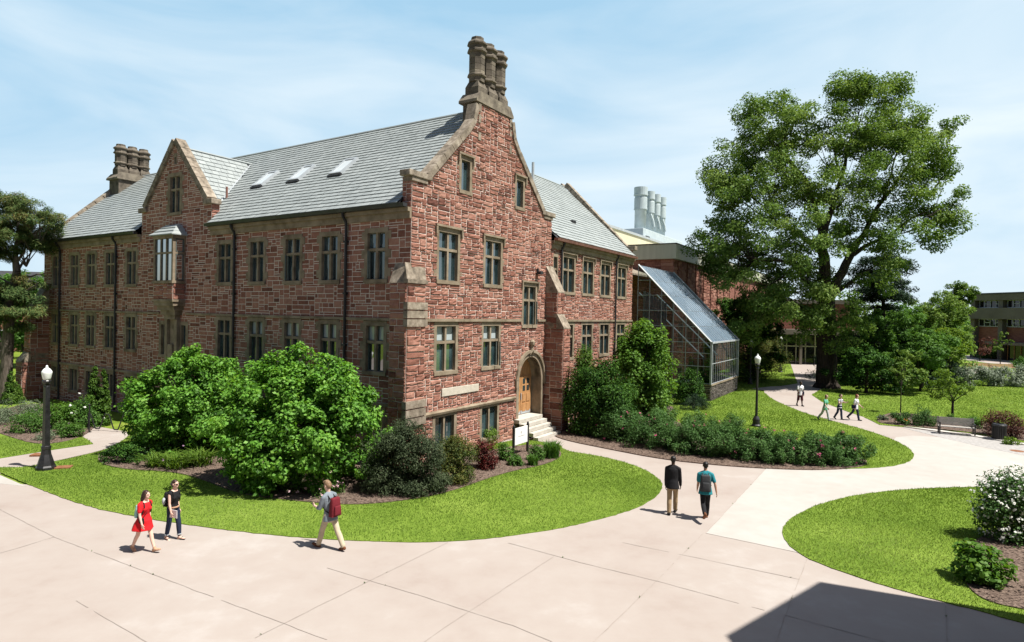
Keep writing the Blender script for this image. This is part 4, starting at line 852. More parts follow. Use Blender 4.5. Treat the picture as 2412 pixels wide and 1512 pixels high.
# planting beds
struct('planting_bed', smooth_closed(gp([(225, 1090), (290, 1108), (400, 1112), (470, 1128), (560, 1165), (660, 1178), (780, 1190), (860, 1190), (960, 1180), (1060, 1160), (1130, 1135), (1200, 1112), (1290, 1095), (1330, 1072), (1300, 1050), (1200, 1050), (980, 1110), (700, 1060), (400, 1040), (240, 1060)])), -.02, .05, 'mulch')
struct('planting_bed', smooth_closed(gp([(20, 1030), (90, 1050), (165, 1040), (215, 1018), (230, 990), (200, 960), (80, 950), (0, 965), (-60, 1000)])), -.02, .045, 'mulch')
struct('planting_bed', smooth_closed(gp([(1296, 1022), (1326, 1037), (1440, 1060), (1560, 1083), (1700, 1098), (1850, 1107), (1960, 1108), (2050, 1099), (2030, 1075), (1900, 1050), (1700, 1020), (1560, 990), (1600, 950), (1400, 975), (1330, 1000)])), -.02, .045, 'mulch')
struct('planting_bed', smooth_closed(gp([(2460, 1245), (2350, 1248), (2300, 1272), (2268, 1310), (2264, 1350), (2285, 1395), (2335, 1424), (2420, 1440), (2520, 1460)])), -.02, .05, 'mulch')
struct('planting_bed', smooth_closed(gp([(2060, 994), (2100, 1002), (2200, 1010), (2300, 1021), (2412, 1040), (2500, 1050), (2500, 1020), (2380, 1005), (2230, 985), (2110, 972), (2080, 978)])), -.02, .045, 'mulch')
# ------------------------------------------------------------------ grass blades: nobody could count them
def grass(poly, dens, h, w, excl=(), seed=1, fade=None):
    rg = np.random.default_rng(seed); P = np.array(poly); lo, hi = P.min(0), P.max(0)
    lo = np.maximum(lo, [-24, 10]); hi = np.minimum(hi, [60, 70])
    N = int(np.prod(hi - lo) * dens); X = rg.uniform(lo[0], hi[0], N); Y = rg.uniform(lo[1], hi[1], N)
    k = inside(poly, X, Y) & (np.abs(X) < Y * .88 + 1.5)
    k &= rg.random(N) < np.clip((24 / Y) ** 1.6, .05, 1)
    for e in excl: k &= ~inside(e, X, Y)
    X, Y = X[k], Y[k]; n = len(X); sc = np.clip(Y / 24, .8, 2.2)
    patch = .5 + .25 * np.sin(X * .7 + 1.3 * np.sin(Y * .45)) + .25 * np.sin(Y * .9 + 1.7 * np.sin(X * .5)); fine = .5 + .5 * np.sin(X * 3.1 + 2 * np.sin(Y * 2.3)) * np.sin(Y * 2.7 + 1.5 * np.sin(X * 1.9))
    a = rg.uniform(0, 2 * np.pi, n); hh = h * rg.uniform(.5, 1.25, n) * (.85 + .25 * fine) * np.sqrt(sc); ww = w * rg.uniform(.7, 1.3, n) * sc; ln = hh * rg.uniform(.3, 1.1, n); b = rg.uniform(0, 2 * np.pi, n)
    V = np.zeros((n, 3, 3)); V[:, 0] = np.stack([X - ww * np.cos(a), Y - ww * np.sin(a), np.full(n, .008)], 1); V[:, 1] = np.stack([X + ww * np.cos(a), Y + ww * np.sin(a), np.full(n, .008)], 1)
    V[:, 2] = np.stack([X + ln * np.cos(b), Y + ln * np.sin(b), .024 + hh], 1)
    big = .5 + .5 * np.sin(X * .31 + 2.1 * np.sin(Y * .23 + 1)) * np.cos(Y * .37 + 1.4 * np.sin(X * .27)); t = np.clip(-.06 + .42 * patch + .12 * fine + .38 * big + .05 + rg.normal(0, .17, n), 0, 1)
    return V.reshape(-1, 3), t
BEDS = [[tuple(v.co[:2]) for v in o.data.vertices][:len(o.data.vertices) // 2] for o in bpy.data.objects if o.name.startswith('planting_bed')]
GV, GT = [], []
for i, (nm, d) in enumerate((('front', 620), ('corner', 800), ('hedge', 460), ('west', 420), ('path', 260), ('tree', 300))):
    v, t = grass(POLY[nm], d, .052, .013, excl=BEDS, seed=i + 1); GV.append(v); GT.append(t)
GV = np.vstack(GV); GT = np.concatenate(GT); tag(np_mesh('grass', GV, np.arange(len(GV)).reshape(-1, 3), GT, 'grass_blade'), kind='stuff')
# bark chips on the beds
def chips():
    V, T_ = [], []
    rg = np.random.default_rng(9)
    for e in BEDS:
        P = np.array(e); lo, hi = P.min(0), P.max(0); N = int(np.prod(hi - lo) * 60); X = rg.uniform(lo[0], hi[0], N); Y = rg.uniform(lo[1], hi[1], N); k = inside(e, X, Y); X, Y = X[k], Y[k]; n = len(X)
        a = rg.uniform(0, 6.28, n); l = rg.uniform(.02, .06, n); w = l * .45; z = .058 + rg.uniform(0, .03, n); ca, sa = np.cos(a), np.sin(a); t1, t2 = rg.uniform(-.015, .015, n), rg.uniform(-.015, .015, n)
        q = np.stack([np.stack([X - ca * l, Y - sa * l, z + t1], 1), np.stack([X + sa * w, Y - ca * w, z + t2], 1), np.stack([X + ca * l, Y + sa * l, z - t1], 1), np.stack([X - sa * w, Y + ca * w, z - t2], 1)], 1)
        V.append(q.reshape(-1, 3)); T_.append(rg.random(n))
    V = np.vstack(V); tag(np_mesh('bark_chips', V, np.arange(len(V)).reshape(-1, 4), np.concatenate(T_), 'mulch'), kind='stuff')
chips()
# ================================================================== PLANTS
def unit(v): return v / np.maximum(1e-9, np.linalg.norm(v, axis=-1, keepdims=True))
def leaf_quads(P, D, size, aspect=.55, up=.5, outw=.6, droop=.15, jit=.45, rg=RNG, tone=None):
    """one folded leaf per point; D = outward direction"""
    n = len(P); N = unit(D * outw + np.array([0, 0, up]) + rg.normal(0, jit, (n, 3)))
    A = unit(np.cross(N, rg.normal(0, 1, (n, 3)))); B = np.cross(N, A); l = (size * rg.uniform(.65, 1.3, n))[:, None]; w = l * aspect
    V = np.stack([P - A * l * .5, P + B * w * .5 + N * l * droop * .5, P + A * l * .5 - N * l * droop, P - B * w * .5 + N * l * droop * .5], 1)
    return V.reshape(-1, 3)
def blob_points(cs, rs, n, rg, shell=.55, squash=1.0):
    cs = np.array(cs); rs = np.array(rs); w = rs ** 2; idx = rg.choice(len(cs), n, p=w / w.sum()); d = unit(rg.normal(0, 1, (n, 3)))
    r = rs[idx] * (1 - shell * np.abs(rg.normal(0, .5, n))).clip(.1, 1.08) * np.where(rg.random(n) < .2, rg.uniform(1, 1.5, n), 1); P = cs[idx] + d * r[:, None] * np.array([1, 1, squash]); return P, d, idx
def foliage(cs, rs, n, size, m, parent, name='foliage', rg=RNG, tone_var=.2, squash=1.0, zmin=.02, centre=None, fn=None, **k):
    P, d, idx = blob_points(cs, rs, n, rg, squash=squash)
    if fn is not None: keep = fn(P); P, d, idx = P[keep], d[keep], idx[keep]
    keep = P[:, 2] > zmin; P, d, idx = P[keep], d[keep], idx[keep]
    if centre is not None: d = unit(d * .6 + unit(P - np.array(centre)) * .6)
    ct = rg.normal(.5, tone_var * .7, len(cs))[idx]; t = np.clip(ct + rg.normal(0, tone_var, len(P)), 0, 1)
    V = leaf_quads(P, d, size, rg=rg, **k); return np_mesh(name, V, np.arange(len(V)).reshape(-1, 4), t, m, parent)
def dome(w, d, h, n, rg, sub=.17, low=.12, seed=0):
    """sub-clump centres through a lumpy mound w x d x h that is leafy down to the ground"""
    cs, rs = [], []; ph = rg.uniform(0, 6.28, 6); s0 = sub * min(w, h)
    for i in range(n):
        f = rg.random() ** .85; a = rg.uniform(0, 6.28); R = max(0, 1 - ((f - .32) / .68) ** 2.4) ** .42 if f > .32 else .80 + .2 * f / .32
        lump = 1 + .09 * math.sin(3 * a + ph[0] + 3 * f) + .08 * math.sin(5 * a + ph[1] - 4 * f) + .07 * math.sin(9 * f + ph[2] + a) + rg.normal(0, .05); k = rg.uniform(.72, .97) if rg.random() < .64 else rg.uniform(.1, .7)
        r = s0 * rg.uniform(.6, 1.2); kk = k * R * lump
        cs.append(np.array([math.cos(a) * max(0, w / 2 - r * .7) * kk, math.sin(a) * max(0, d / 2 - r * .7) * kk, max(r * .6, (h - r * .8) * f * (1 + .08 * math.sin(2 * a + ph[3]) + .05 * math.sin(5 * a + ph[4]) + rg.normal(0, .03)))])); rs.append(r)
    return cs, rs
def stems(mb, n, h, spread, rg, r=.03):
    for i in range(n):
        a = rg.uniform(0, 6.28); s = spread * rg.uniform(.3, 1); mb.tube([(rg.uniform(-.1, .1), rg.uniform(-.1, .1), 0), (math.cos(a) * s * .4, math.sin(a) * s * .4, h * .4), (math.cos(a) * s, math.sin(a) * s, h * .8)], [r, r * .8, r * .35], 5)
def flowers(cs, rs, n, size, m, parent, rg, name='flowers', petals=5, zmin=.1, up=True):
    P, d, _ = blob_points(cs, np.array(rs) * 1.08, n, rg, shell=.08); k = (P[:, 2] > zmin) & (d[:, 2] > -.3) & (d[:, 1] < .5); P, d = P[k], d[k]
    P = np.repeat(P, petals, 0) + rg.normal(0, size * .35, (len(P) * petals, 3)); d = np.repeat(d, petals, 0); V = leaf_quads(P, d, size, aspect=.85, up=.5, outw=1, jit=.35, rg=rg)
    return np_mesh(name, V, np.arange(len(V)).reshape(-1, 4), rg.random(len(P)), m, parent)
SEED = [100]
def shrub(name, label, pos, w, d, h, n, size, m, cat='shrub', group=None, nclump=60, sub=.17, stem=6, fl=None, bark='bark', low=.12, up=.5, aspect=.55, **k):
    SEED[0] += 1; rg = np.random.default_rng(SEED[0])
    t = thing(name, label, cat, (pos[0], pos[1], 0), 0, group); cs, rs = dome(w, d, h, nclump, rg, sub=sub, low=low)
    cs += [np.array([rg.uniform(-.22, .22) * w, rg.uniform(-.22, .22) * d, h * rg.uniform(.2, .6)]) for _ in range(6)]; rs += [.2 * min(w, h)] * 6
    foliage(cs, rs, n, size, m, t, rg=rg, centre=(0, 0, h * .35), up=up, aspect=aspect, **k)
    if stem: mb = MB(); stems(mb, stem, h, w * .3, rg, r=.012 + .006 * h); mb.build('stems', bark, t)
    if fl: flowers(cs, rs, fl[0], fl[1], fl[2], t, rg)
    return t
def blades(name, label, pos, w, h, n, m, cat='plant', width=.02, group=None, lean=.6, fl=None):
    """tuft of strap leaves arching out of the ground"""
    SEED[0] += 1; rg = np.random.default_rng(SEED[0]); t = thing(name, label, cat, (pos[0], pos[1], 0), 0, group)
    a = rg.uniform(0, 6.28, n); r0 = w * .3 * np.sqrt(rg.random(n)); b0 = rg.uniform(0, 6.28, n); B = np.stack([r0 * np.cos(b0), r0 * np.sin(b0), np.full(n, .04)], 1); hh = h * rg.uniform(.55, 1.1, n); ln = w * .5 * lean * rg.uniform(.3, 1.2, n)
    d = np.stack([np.cos(a), np.sin(a), 0 * a], 1); s = np.stack([-np.sin(a), np.cos(a), 0 * a], 1) * width
    M_ = B + d * (ln * .35)[:, None] + np.array([0, 0, 1]) * (hh * .75)[:, None]; E_ = B + d * ln[:, None] + np.array([0, 0, 1]) * hh[:, None] * .95
    V = np.stack([B - s * .6, B + s * .6, M_ + s, M_ - s, M_ - s, M_ + s, E_ + s * .15, E_ - s * .15], 1).reshape(-1, 3); np_mesh('foliage', V, np.arange(len(V)).reshape(-1, 4), np.repeat(np.clip(rg.normal(.5, .2, n), 0, 1), 2), m, t)
    if fl: flowers([(0, 0, h * .8)], [w * .4], fl[0], fl[1], fl[2], t, rg)
    return t
def limb(mb, p0, p1, r0, r1, rg, seg=5, wob=.06, n=7):
    p0, p1 = np.array(p0, float), np.array(p1, float); L_ = np.linalg.norm(p1 - p0); pts = []
    for k in range(seg + 1):
        f = k / seg; pts.append(p0 + (p1 - p0) * f + (rg.normal(0, wob * L_ * .25, 3) if 0 < k < seg else 0))
    mb.tube(pts, [r0 + (r1 - r0) * (k / seg) ** .8 for k in range(seg + 1)], n); return pts
# ------------------------------------------------------------------ the two big lilac-like shrubs
p = G(425, 1074); shrub('round_shrub', 'huge rounded bright green shrub farther left against the long shaded wall', (p[0], p[1] + .9), 6.5, 4.6, 4.4, 50000, .135, 'leaf_lilac', nclump=300, sub=.085, squash=.8, aspect=.7, group='big green shrubs')
p = G(690, 1158); shrub('round_shrub', 'huge rounded bright green shrub in front of the corner, beside the dark grey-green bush', (p[0], p[1] + .9), 6.6, 4.8, 4.55, 56000, .135, 'leaf_lilac', nclump=360, sub=.08, squash=.8, aspect=.7, group='big green shrubs')
p = G(940, 1172); shrub('dark_bush', 'low dark grey-green bush with fine leaves at the building corner', (p[0], p[1] + .7), 3.4, 2.4, 2.35, 34000, .08, 'leaf_grey', nclump=110, sub=.13, aspect=.4)
p = G(1068, 1148); shrub('juniper_bush', 'olive green bush with rusty yellow tips left of the burgundy bush', (p[0], p[1] + .5), 1.9, 1.6, 1.75, 13000, .08, 'leaf_olive', nclump=60, aspect=.35)
p = G(1140, 1110); shrub('burgundy_bush', 'small dark burgundy bush left of the white sign', (p[0], p[1] + .3), 1.25, 1.1, 1.25, 3800, .075, 'leaf_burgundy', nclump=40, aspect=.6)
for i, (px, py, w, h, m, lb) in enumerate([(1185, 1085, 1.0, .75, 'leaf_mid', 'leafy green perennial between the burgundy bush and the sign'), (1215, 1098, .8, .5, 'leaf_mid', 'low green perennial at the foot of the left sign post'), (1262, 1085, .95, .75, 'leaf_mid', 'leafy green perennial in front of the right sign post'),
        (1150, 1048, 1.2, .9, 'leaf_lime', 'light green perennial under the basement window beside the sign')]):
    p = G(px, py); shrub('perennial', lb, p, w, w * .9, h, 1300, .085, m, cat='plant', nclump=18, sub=.25, stem=0, group='perennials round the sign', aspect=.5)
p = G(1298, 1080); blades('grass_clump', 'clump of strap-leaved grass at the end of the bed by the path to the steps', p, 1.1, .75, 420, 'leaf_mid', width=.014)
p = G(1255, 1098); blades('grass_clump', 'small tuft of strap leaves in front of the sign', p, .7, .45, 200, 'leaf_mid', width=.014)
p = G(620, 1162); shrub('leafy_plant', 'low lime green leafy plant under the nearer big shrub', (p[0], p[1] + .2), 1.9, 1.2, .8, 1700, .12, 'leaf_lime', cat='plant', nclump=30, sub=.3, stem=0, aspect=.75)
p = G(735, 1172); shrub('pink_rose_bush', 'rose bush with pale pink flowers behind the man with the red backpack', (p[0], p[1] + .3), 2.2, 1.2, .95, 2600, .07, 'leaf_mid', nclump=40, sub=.25, stem=3, fl=(130, .07, 'petal_pale_pink'))
for i, (px, py, w, h, lb) in enumerate([(375, 1100, 1.2, .55, 'leftmost tuft of bright green day lilies under the far big shrub'), (420, 1105, 1.2, .6, 'middle tuft of bright green day lilies under the far big shrub'), (470, 1098, 1.3, .65, 'rightmost tuft of bright green day lilies under the far big shrub')]):
    p = G(px, py); blades('day_lily', lb, p, w * 1.1, h * .95, 150, 'leaf_lime', width=.02, lean=1.3, group='day lilies', fl=(6, .06, 'petal_purple') if i == 1 else None)
p = G(275, 1098); shrub('low_shrub', 'low dark green spreading shrub at the left tip of the front bed', (p[0], p[1] + .5), 2.3, 1.6, .75, 3200, .08, 'leaf_yew', nclump=40, sub=.25, stem=0)
# ------------------------------------------------------------------ bed on the left
p = G(222, 1000); p2 = G(243, 1001)
def cedar(pos, h, w, label, group):
    SEED[0] += 1; rg = np.random.default_rng(SEED[0]); t = thing('columnar_cedar', label, 'tree', (pos[0], pos[1], 0), 0, group)
    cs = []; rs = []
    for k in range(70):
        f = rg.random() ** 1.2; a = rg.uniform(0, 6.28); r = w * .5 * (1 - f) ** .6 * .7 * (1 if f > .1 else .8); cs.append((r * math.cos(a), r * math.sin(a), .05 + h * f * .96)); rs.append(w * .27 * (1.1 - f * .7))
    foliage(cs, rs, 9000, .095, 'leaf_cedar', t, 'crown', rg=rg, centre=(0, 0, h * .3), up=.35, aspect=.5); mb = MB(); mb.tube([(0, 0, 0), (0, 0, h * .8)], [.05, .01], 6); mb.build('trunk', 'bark', t)
cedar(p, 3.1, .85, 'taller columnar cedar by the bike rack', 'columnar cedars'); cedar(p2, 2.95, .7, 'slimmer columnar cedar by the bike rack, nearer the big shrubs', 'columnar cedars')
p = G(26, 952); cedar(p, 2.1, .85, 'columnar cedar beside the pine trunk at the left edge', 'columnar cedars'); p = G(44, 950); cedar(p, 1.15, .55, 'short young cedar at the foot of the far corner buttress', 'columnar cedars')
for i, (px, py, w, h, m, n, s, lb, fl) in enumerate([
    (45, 985, 3.0, .75, 'leaf_lavender', 2600, .07, 'silvery lavender-like plant in front of the far corner buttress', None), (100, 1000, 2.0, .8, 'leaf_mid', 1800, .07, 'feathery green plant behind the left street lamp', (10, .05, 'petal_purple')), (50, 1022, 1.6, .7, 'leaf_mid', 1500, .08, 'bushy green plant left of the street lamp at the bed edge', None),
    (150, 1010, 1.8, .95, 'leaf_maple', 2200, .11, 'broad-leaved light green plant right of the left street lamp', None), (190, 1008, 1.7, 1.05, 'leaf_mid', 2000, .1, 'white flowering bush beside the bike rack', (22, .09, 'petal_white')), (165, 1034, 1.0, .5, 'leaf_mid', 900, .08, 'low green plant at the lawn corner of the left bed', None),
    (95, 1040, .9, .35, 'leaf_lavender', 600, .06, 'small grey-green plant at the front of the left bed', (8, .05, 'petal_purple')), (135, 1028, .8, .5, 'leaf_mid', 700, .07, 'purple flowered plant behind the left street lamp post', (14, .05, 'petal_purple')), (10, 1000, 2.4, .7, 'leaf_lavender', 1500, .07, 'grey-green grassy plant at the very left edge of the bed', None)]):
    p = G(px, py); shrub('border_plant', lb, (p[0], p[1] + .3), w * 1.3, w, h * 1.4, int(n * 1.6), s * 1.1, m, cat='plant', nclump=26, sub=.28, stem=0, fl=fl, group='plants of the left bed', up=.8)
# ------------------------------------------------------------------ shrubs right of the doorway
p = G(1415, 1034); shrub('yew_bush', 'tall dark green yew bush right of the entrance steps', (p[0] + .2, p[1] + 1.3), 4.3, 3.4, 3.75, 32000, .13, 'leaf_yew', nclump=170, sub=.13, aspect=.4, up=.4)
p = AT(1375, 990, 33.6); shrub('light_yew', 'lighter green feathery bush top against the wing wall behind the yew', (p[0], p[1]), 1.7, 1.5, 4.45, 11000, .12, 'leaf_cedar', nclump=70, sub=.24, aspect=.4, up=.4)
p = G(1525, 985); shrub('maple_shrub', 'light green layered maple shrub in front of the wing corner and greenhouse', (p[0] - .3, p[1] + .6), 4.6, 4.0, 5.6, 30000, .16, 'leaf_maple', nclump=190, sub=.11, up=.7, aspect=.75, stem=8)
p = G(1640, 968); shrub('mugo_pine', 'low dark mugo pine in front of the greenhouse base', (p[0], p[1] + .5), 2.5, 1.8, 1.1, 4200, .11, 'leaf_spruce', nclump=36, sub=.25, aspect=.18, up=.4); p = G(1625, 955); shrub('dark_shrub', 'dark leafy shrub screening the side of the greenhouse', (p[0], p[1] + .3), 2.6, 2.0, 2.5, 7000, .12, 'leaf_yew', nclump=60, sub=.17); p = G(1560, 975); shrub('mugo_pine', 'dark mugo pine between the maple shrub and the rose hedge', (p[0], p[1] + .5), 2.2, 1.8, 1.5, 4200, .11, 'leaf_spruce', nclump=36, sub=.25, aspect=.18, up=.4)
HB = [(1468, 1040), (1545, 1057), (1625, 1070), (1705, 1078), (1785, 1087), (1865, 1092), (1935, 1096), (1990, 1094)]
NB = ['nearest the dark yew', 'second from the yew', 'third from the yew', 'directly in front of the tall street lamp', 'just right of the street lamp foot', 'third from the right end', 'second from the right end', 'at the right end of the hedge']
for i, (px, py) in enumerate(HB):
    p = G(px, py); h = [1.55, 1.5, 1.45, 1.35, 1.25, 1.2, 1.25, 1.2][i]; shrub('rose_bush', 'dark green rose bush with magenta flowers, ' + NB[i], (p[0], p[1] + .38), 3.0, 2.6 if i < 6 else 2.3, h * 1.08, 10000, .085, 'leaf_rose', nclump=90, sub=.17, stem=5, group='rose hedge', fl=(26, .08, 'petal_pink'), low=.1)
for i, (px, py) in enumerate([(1560, 1020), (1650, 1030), (1740, 1040)]):
    p = G(px, py); shrub('rose_bush', 'rose bush in the back row of the hedge, ' + ['left one', 'middle one', 'right one by the lamp'][i], (p[0], p[1] + .6), 2.4, 1.7, 1.3, 5200, .085, 'leaf_rose', nclump=50, sub=.2, stem=4, group='rose hedge', fl=(10, .08, 'petal_pink'))
# ------------------------------------------------------------------ right hand beds
p = G(2395, 1290); shrub('white_flower_shrub', 'shrub covered in white flower heads at the right edge', (p[0] + .25, p[1] + .4), 2.3, 1.9, 2.0, 10000, .085, 'leaf_rose', nclump=60, sub=.2, fl=(1100, .06, 'petal_white'), stem=8)
p = G(2342, 1388); shrub('hydrangea', 'compact bright green hydrangea in the mulch bed in the lower right corner', (p[0], p[1] + .35), 1.5, 1.25, 1.0, 1500, .13, 'leaf_maple', nclump=40, sub=.22, aspect=.8, up=.8)
for (px, py, w, h, m, n, lb, fl) in [(2135, 1003, 1.9, .8, 'leaf_rose', 2200, 'low green bush with orange flowers left of the park bench', (16, .08, 'petal_orange')), (2185, 1006, 1.8, 1.25, 'leaf_rose', 2600, 'dark green bush touching the left end of the park bench', None), (2365, 1030, 2.3, 1.5, 'leaf_plum', 3600, 'plum coloured barberry bush behind the black bin', None), (2405, 1036, 1.6, 1.2, 'leaf_plum', 2200, 'plum coloured barberry bush cut by the right edge', None),
        (2300, 1012, 1.6, .8, 'leaf_mid', 1800, 'low green bush between the park bench and the bin', None), (2392, 1050, 1.0, .4, 'leaf_lime', 700, 'lime green hosta right of the black bin', None), (2250, 1000, 1.2, .6, 'leaf_mid', 1000, 'low green plant behind the park bench', None), (2085, 993, .9, .4, 'leaf_lavender', 600, 'small grey-green plant at the path edge of the bench bed', None)]:
    p = G(px, py); shrub('border_shrub', lb, (p[0], p[1] + .35), w, w * .7, h, n, .085, m, nclump=34, sub=.22, stem=3, fl=fl, group='shrubs of the bench bed')
for i, px in enumerate((2292, 2335, 2378, 2425)):
    p = G(px, 911 + i); shrub('variegated_dogwood', 'pale variegated dogwood bush across the right lawn, ' + ['leftmost of the row', 'second of the row', 'third of the row', 'cut by the right edge'][i], (p[0], p[1] + 1), 3.2, 2.2, 2.0, 3600, .15, 'leaf_silver', nclump=40, sub=.2, stem=4, group='variegated dogwoods')
p = G(2262, 905); shrub('green_bush', 'mid green bush at the left end of the pale dogwood row', (p[0], p[1] + 1), 2.2, 1.8, 1.5, 2200, .13, 'leaf_mid', nclump=30, sub=.2); p = G(2185, 905); shrub('green_bush', 'dark low bush behind the small trunk on the lawn', (p[0] + 3, p[1] + 3), 4.2, 2.6, 1.5, 2600, .14, 'leaf_yew', nclump=36, sub=.2)
p = G(2335, 846); shrub('green_bush', 'bright green bush in front of the far brick building', (p[0], p[1]), 5.5, 2.5, 1.6, 1600, .25, 'leaf_mid', nclump=26, sub=.3, stem=2); p = G(2408, 868); shrub('green_bush', 'green bush beyond the dogwoods at the right edge', (p[0], p[1]), 4.0, 2.5, 1.6, 1600, .2, 'leaf_mid', nclump=26, sub=.3, stem=2)
# ------------------------------------------------------------------ trees
def tree(name, label, pos, trunk_r, limbs, clumps, rads, n, size, m, bark='bark', group=None, cat='tree', extra_twigs=0, squash=.8, trunk_top=None, aspect=.5, up=.45, lean=(0, 0), tone_var=.2, fork=None):
    SEED[0] += 1; rg = np.random.default_rng(SEED[0]); t = thing(name, label, cat, (pos[0], pos[1], 0), 0, group); mb = MB(); top = trunk_top
    mb.tube([(0, 0, -.05), (0, 0, trunk_r * .6), (lean[0] * .3, lean[1] * .3, top * .35), (lean[0] * .7, lean[1] * .7, top * .7), (lean[0], lean[1], top)], [trunk_r * 1.5, trunk_r * 1.12, trunk_r, trunk_r * .92, trunk_r * .8], 12)
    for (st, en, r0, r1) in limbs: limb(mb, st, en, r0, r1, rg, seg=6, n=7)
    cs, rs = np.array(clumps, float), np.array(rads, float)
    ends = [np.array(e) for _, e, _, _ in limbs] or [np.array((lean[0], lean[1], top))]
    for i in range(extra_twigs):
        c = cs[rg.integers(len(cs))]; e = min(ends, key=lambda q: np.linalg.norm(q - c) + (4 if q[2] > c[2] + 1 else 0)); limb(mb, e * .75 + np.array((lean[0], lean[1], top)) * .25, c, .02 * size * 5 + .02, .008 + size * .02, rg, seg=3, n=4)
    mb.build('trunk', bark, t); foliage(cs, rs, n, size, m, t, 'crown', rg=rg, squash=squash, aspect=aspect, up=up, centre=(0, 0, top), tone_var=tone_var, zmin=.3); return t
def crown_in(lobes, n, sub, rg):
    """n sub-clumps scattered through a few lobes (centre, radii)"""
    cs, rs = [], []; vol = np.array([np.prod(r) ** (2 / 3) for _, r in lobes]); vol /= vol.sum()
    for i in range(n):
        c, r = lobes[rg.choice(len(lobes), p=vol)]; v = rg.normal(0, 1, 3); v /= np.linalg.norm(v); k = rg.random() ** .4; cs.append(np.array(c) + v * np.array(r) * k); rs.append(sub * rg.uniform(.55, 1.25))
    return cs, rs
# --- the great elm: lobes taken at their own distances round the trunk
EB = G(1955, 915); YB = EB[1] + .6; EP = np.array([EB[0], YB, 0])
def el(px, py, dy): return AT(px, py, YB + dy) - EP
rg = np.random.default_rng(77)
lob = []
for px, py, dy, r in [(1700, 400, -1, 2.6), (1668, 398, 0, 1.7), (1648, 408, 0, .8), (1760, 330, 2, 3.0), (1800, 290, -2, 2.8), (1765, 265, 0, 1.8), (1830, 260, 1, 2.2), (1740, 440, -3, 2.6), (1700, 470, 0, 1.6), (1800, 400, 0, 3.2), (1860, 340, 3, 2.8), (1690, 570, -2, 2.2), (1730, 590, 1, 2.4), (1680, 620, 0, 1.3), (1790, 540, -3, 3.2), (1850, 480, 1, 3.0), (1720, 520, -1, 1.8), (1940, 260, 0, 2.6), (2000, 225, 1, 2.4), (2045, 205, -1, 2.0), (2075, 230, 2, 2.2), (1960, 340, -2, 3.0), (2030, 310, 0, 3.0), (2105, 215, 1, 1.2), (2120, 290, 0, 2.4), (2100, 360, -3, 2.6), (2165, 300, 1, 1.3), (2200, 345, -1, 2.0), (2235, 300, 1, 1.4), (2255, 290, 0, .9), (2190, 420, 1, 2.2), (2235, 400, 0, 1.2), (2130, 450, -1, 2.6), (2215, 350, 2, 1.6), (1920, 440, 4, 2.8), (2010, 420, -4, 2.8), (2060, 480, 2, 3.0), (1900, 560, -4, 3.2), (1980, 540, 3, 2.6), (1840, 620, -2, 3.2), (1790, 660, 1, 2.6), (1740, 660, -2, 1.8), (1900, 660, 2, 2.6), (2120, 540, -2, 2.4), (2170, 500, 1, 2.2), (2215, 500, 0, 1.6), (2255, 470, 0, 1.2), (2275, 455, 0, .7), (2225, 540, 1, 1.4), (2190, 570, 0, 1.3), (2060, 580, -3, 2.2), (1830, 720, -3, 2.0), (1880, 740, -2, 1.8), (1780, 720, 0, 1.8), (1760, 770, -2, 1.6), (1930, 720, -3, 1.2), (2000, 700, -3, 1.6), (1900, 760, -3, 1.5), (1960, 760, -2, 1.3), (2010, 760, -2, 1.5), (1990, 820, -1.6, 1.1), (1920, 690, -3, 1.6), (1850, 790, -1, 1.4), (1700, 640, 1, 1.8), (1660, 580, 0, 1.4), (1760, 600, 2, 2.4), (2080, 660, -2, 1.8), (2110, 600, 0, 1.5)]:
    lob.append((el(px, py, dy), (r, r * 1.15, r * .8)))
ecs, ers = crown_in(lob, 760, .98, rg)
fk = np.array([-.2, 0, 8.2]); lims = []
for (px, py, dy, r0, r1, st) in [(1940, 560, 0, .62, .42, fk), (1900, 430, 1, .4, .12, el(1940, 560, 0)), (1820, 330, 0, .28, .05, el(1900, 430, 1)), (1780, 470, -2, .3, .06, el(1940, 600, 0)), (1700, 400, -1, .16, .04, el(1780, 470, -2)), (1980, 420, 0, .36, .14, el(1940, 560, 0)), (2030, 240, 1, .2, .03, el(1980, 420, 0)), (1950, 290, -1, .16, .03, el(1980, 420, 0)), (2010, 590, 1, .52, .34, fk + np.array([.3, 0, .4])), (2080, 470, 1, .32, .16, el(2010, 590, 1)), (2160, 360, 1, .2, .05, el(2080, 470, 1)), (2240, 300, 0, .09, .02, el(2160, 360, 1)), (2130, 300, -1, .12, .03, el(2080, 470, 1)), (2180, 500, -1, .22, .06, el(2010, 600, 1)), (2255, 370, 0, .11, .02, el(2180, 470, -1)), (2270, 470, 0, .07, .02, el(2180, 510, -1)), (1860, 620, -3, .34, .1, fk), (1720, 600, -2, .16, .04, el(1860, 620, -3)), (1800, 680, -2, .12, .03, el(1860, 640, -3)), (2090, 600, 2, .2, .05, fk + np.array([.4, 0, 0]))]:
    lims.append((st, el(px, py, dy), r0, r1))
tree('elm_tree', 'towering old elm with spreading limbs beside the curved path, tallest tree in view', EP, .86, lims, ecs, ers, 165000, .225, 'leaf_elm', extra_twigs=170, trunk_top=8.4, lean=(-.2, 0), squash=.66, up=.35, aspect=.6)
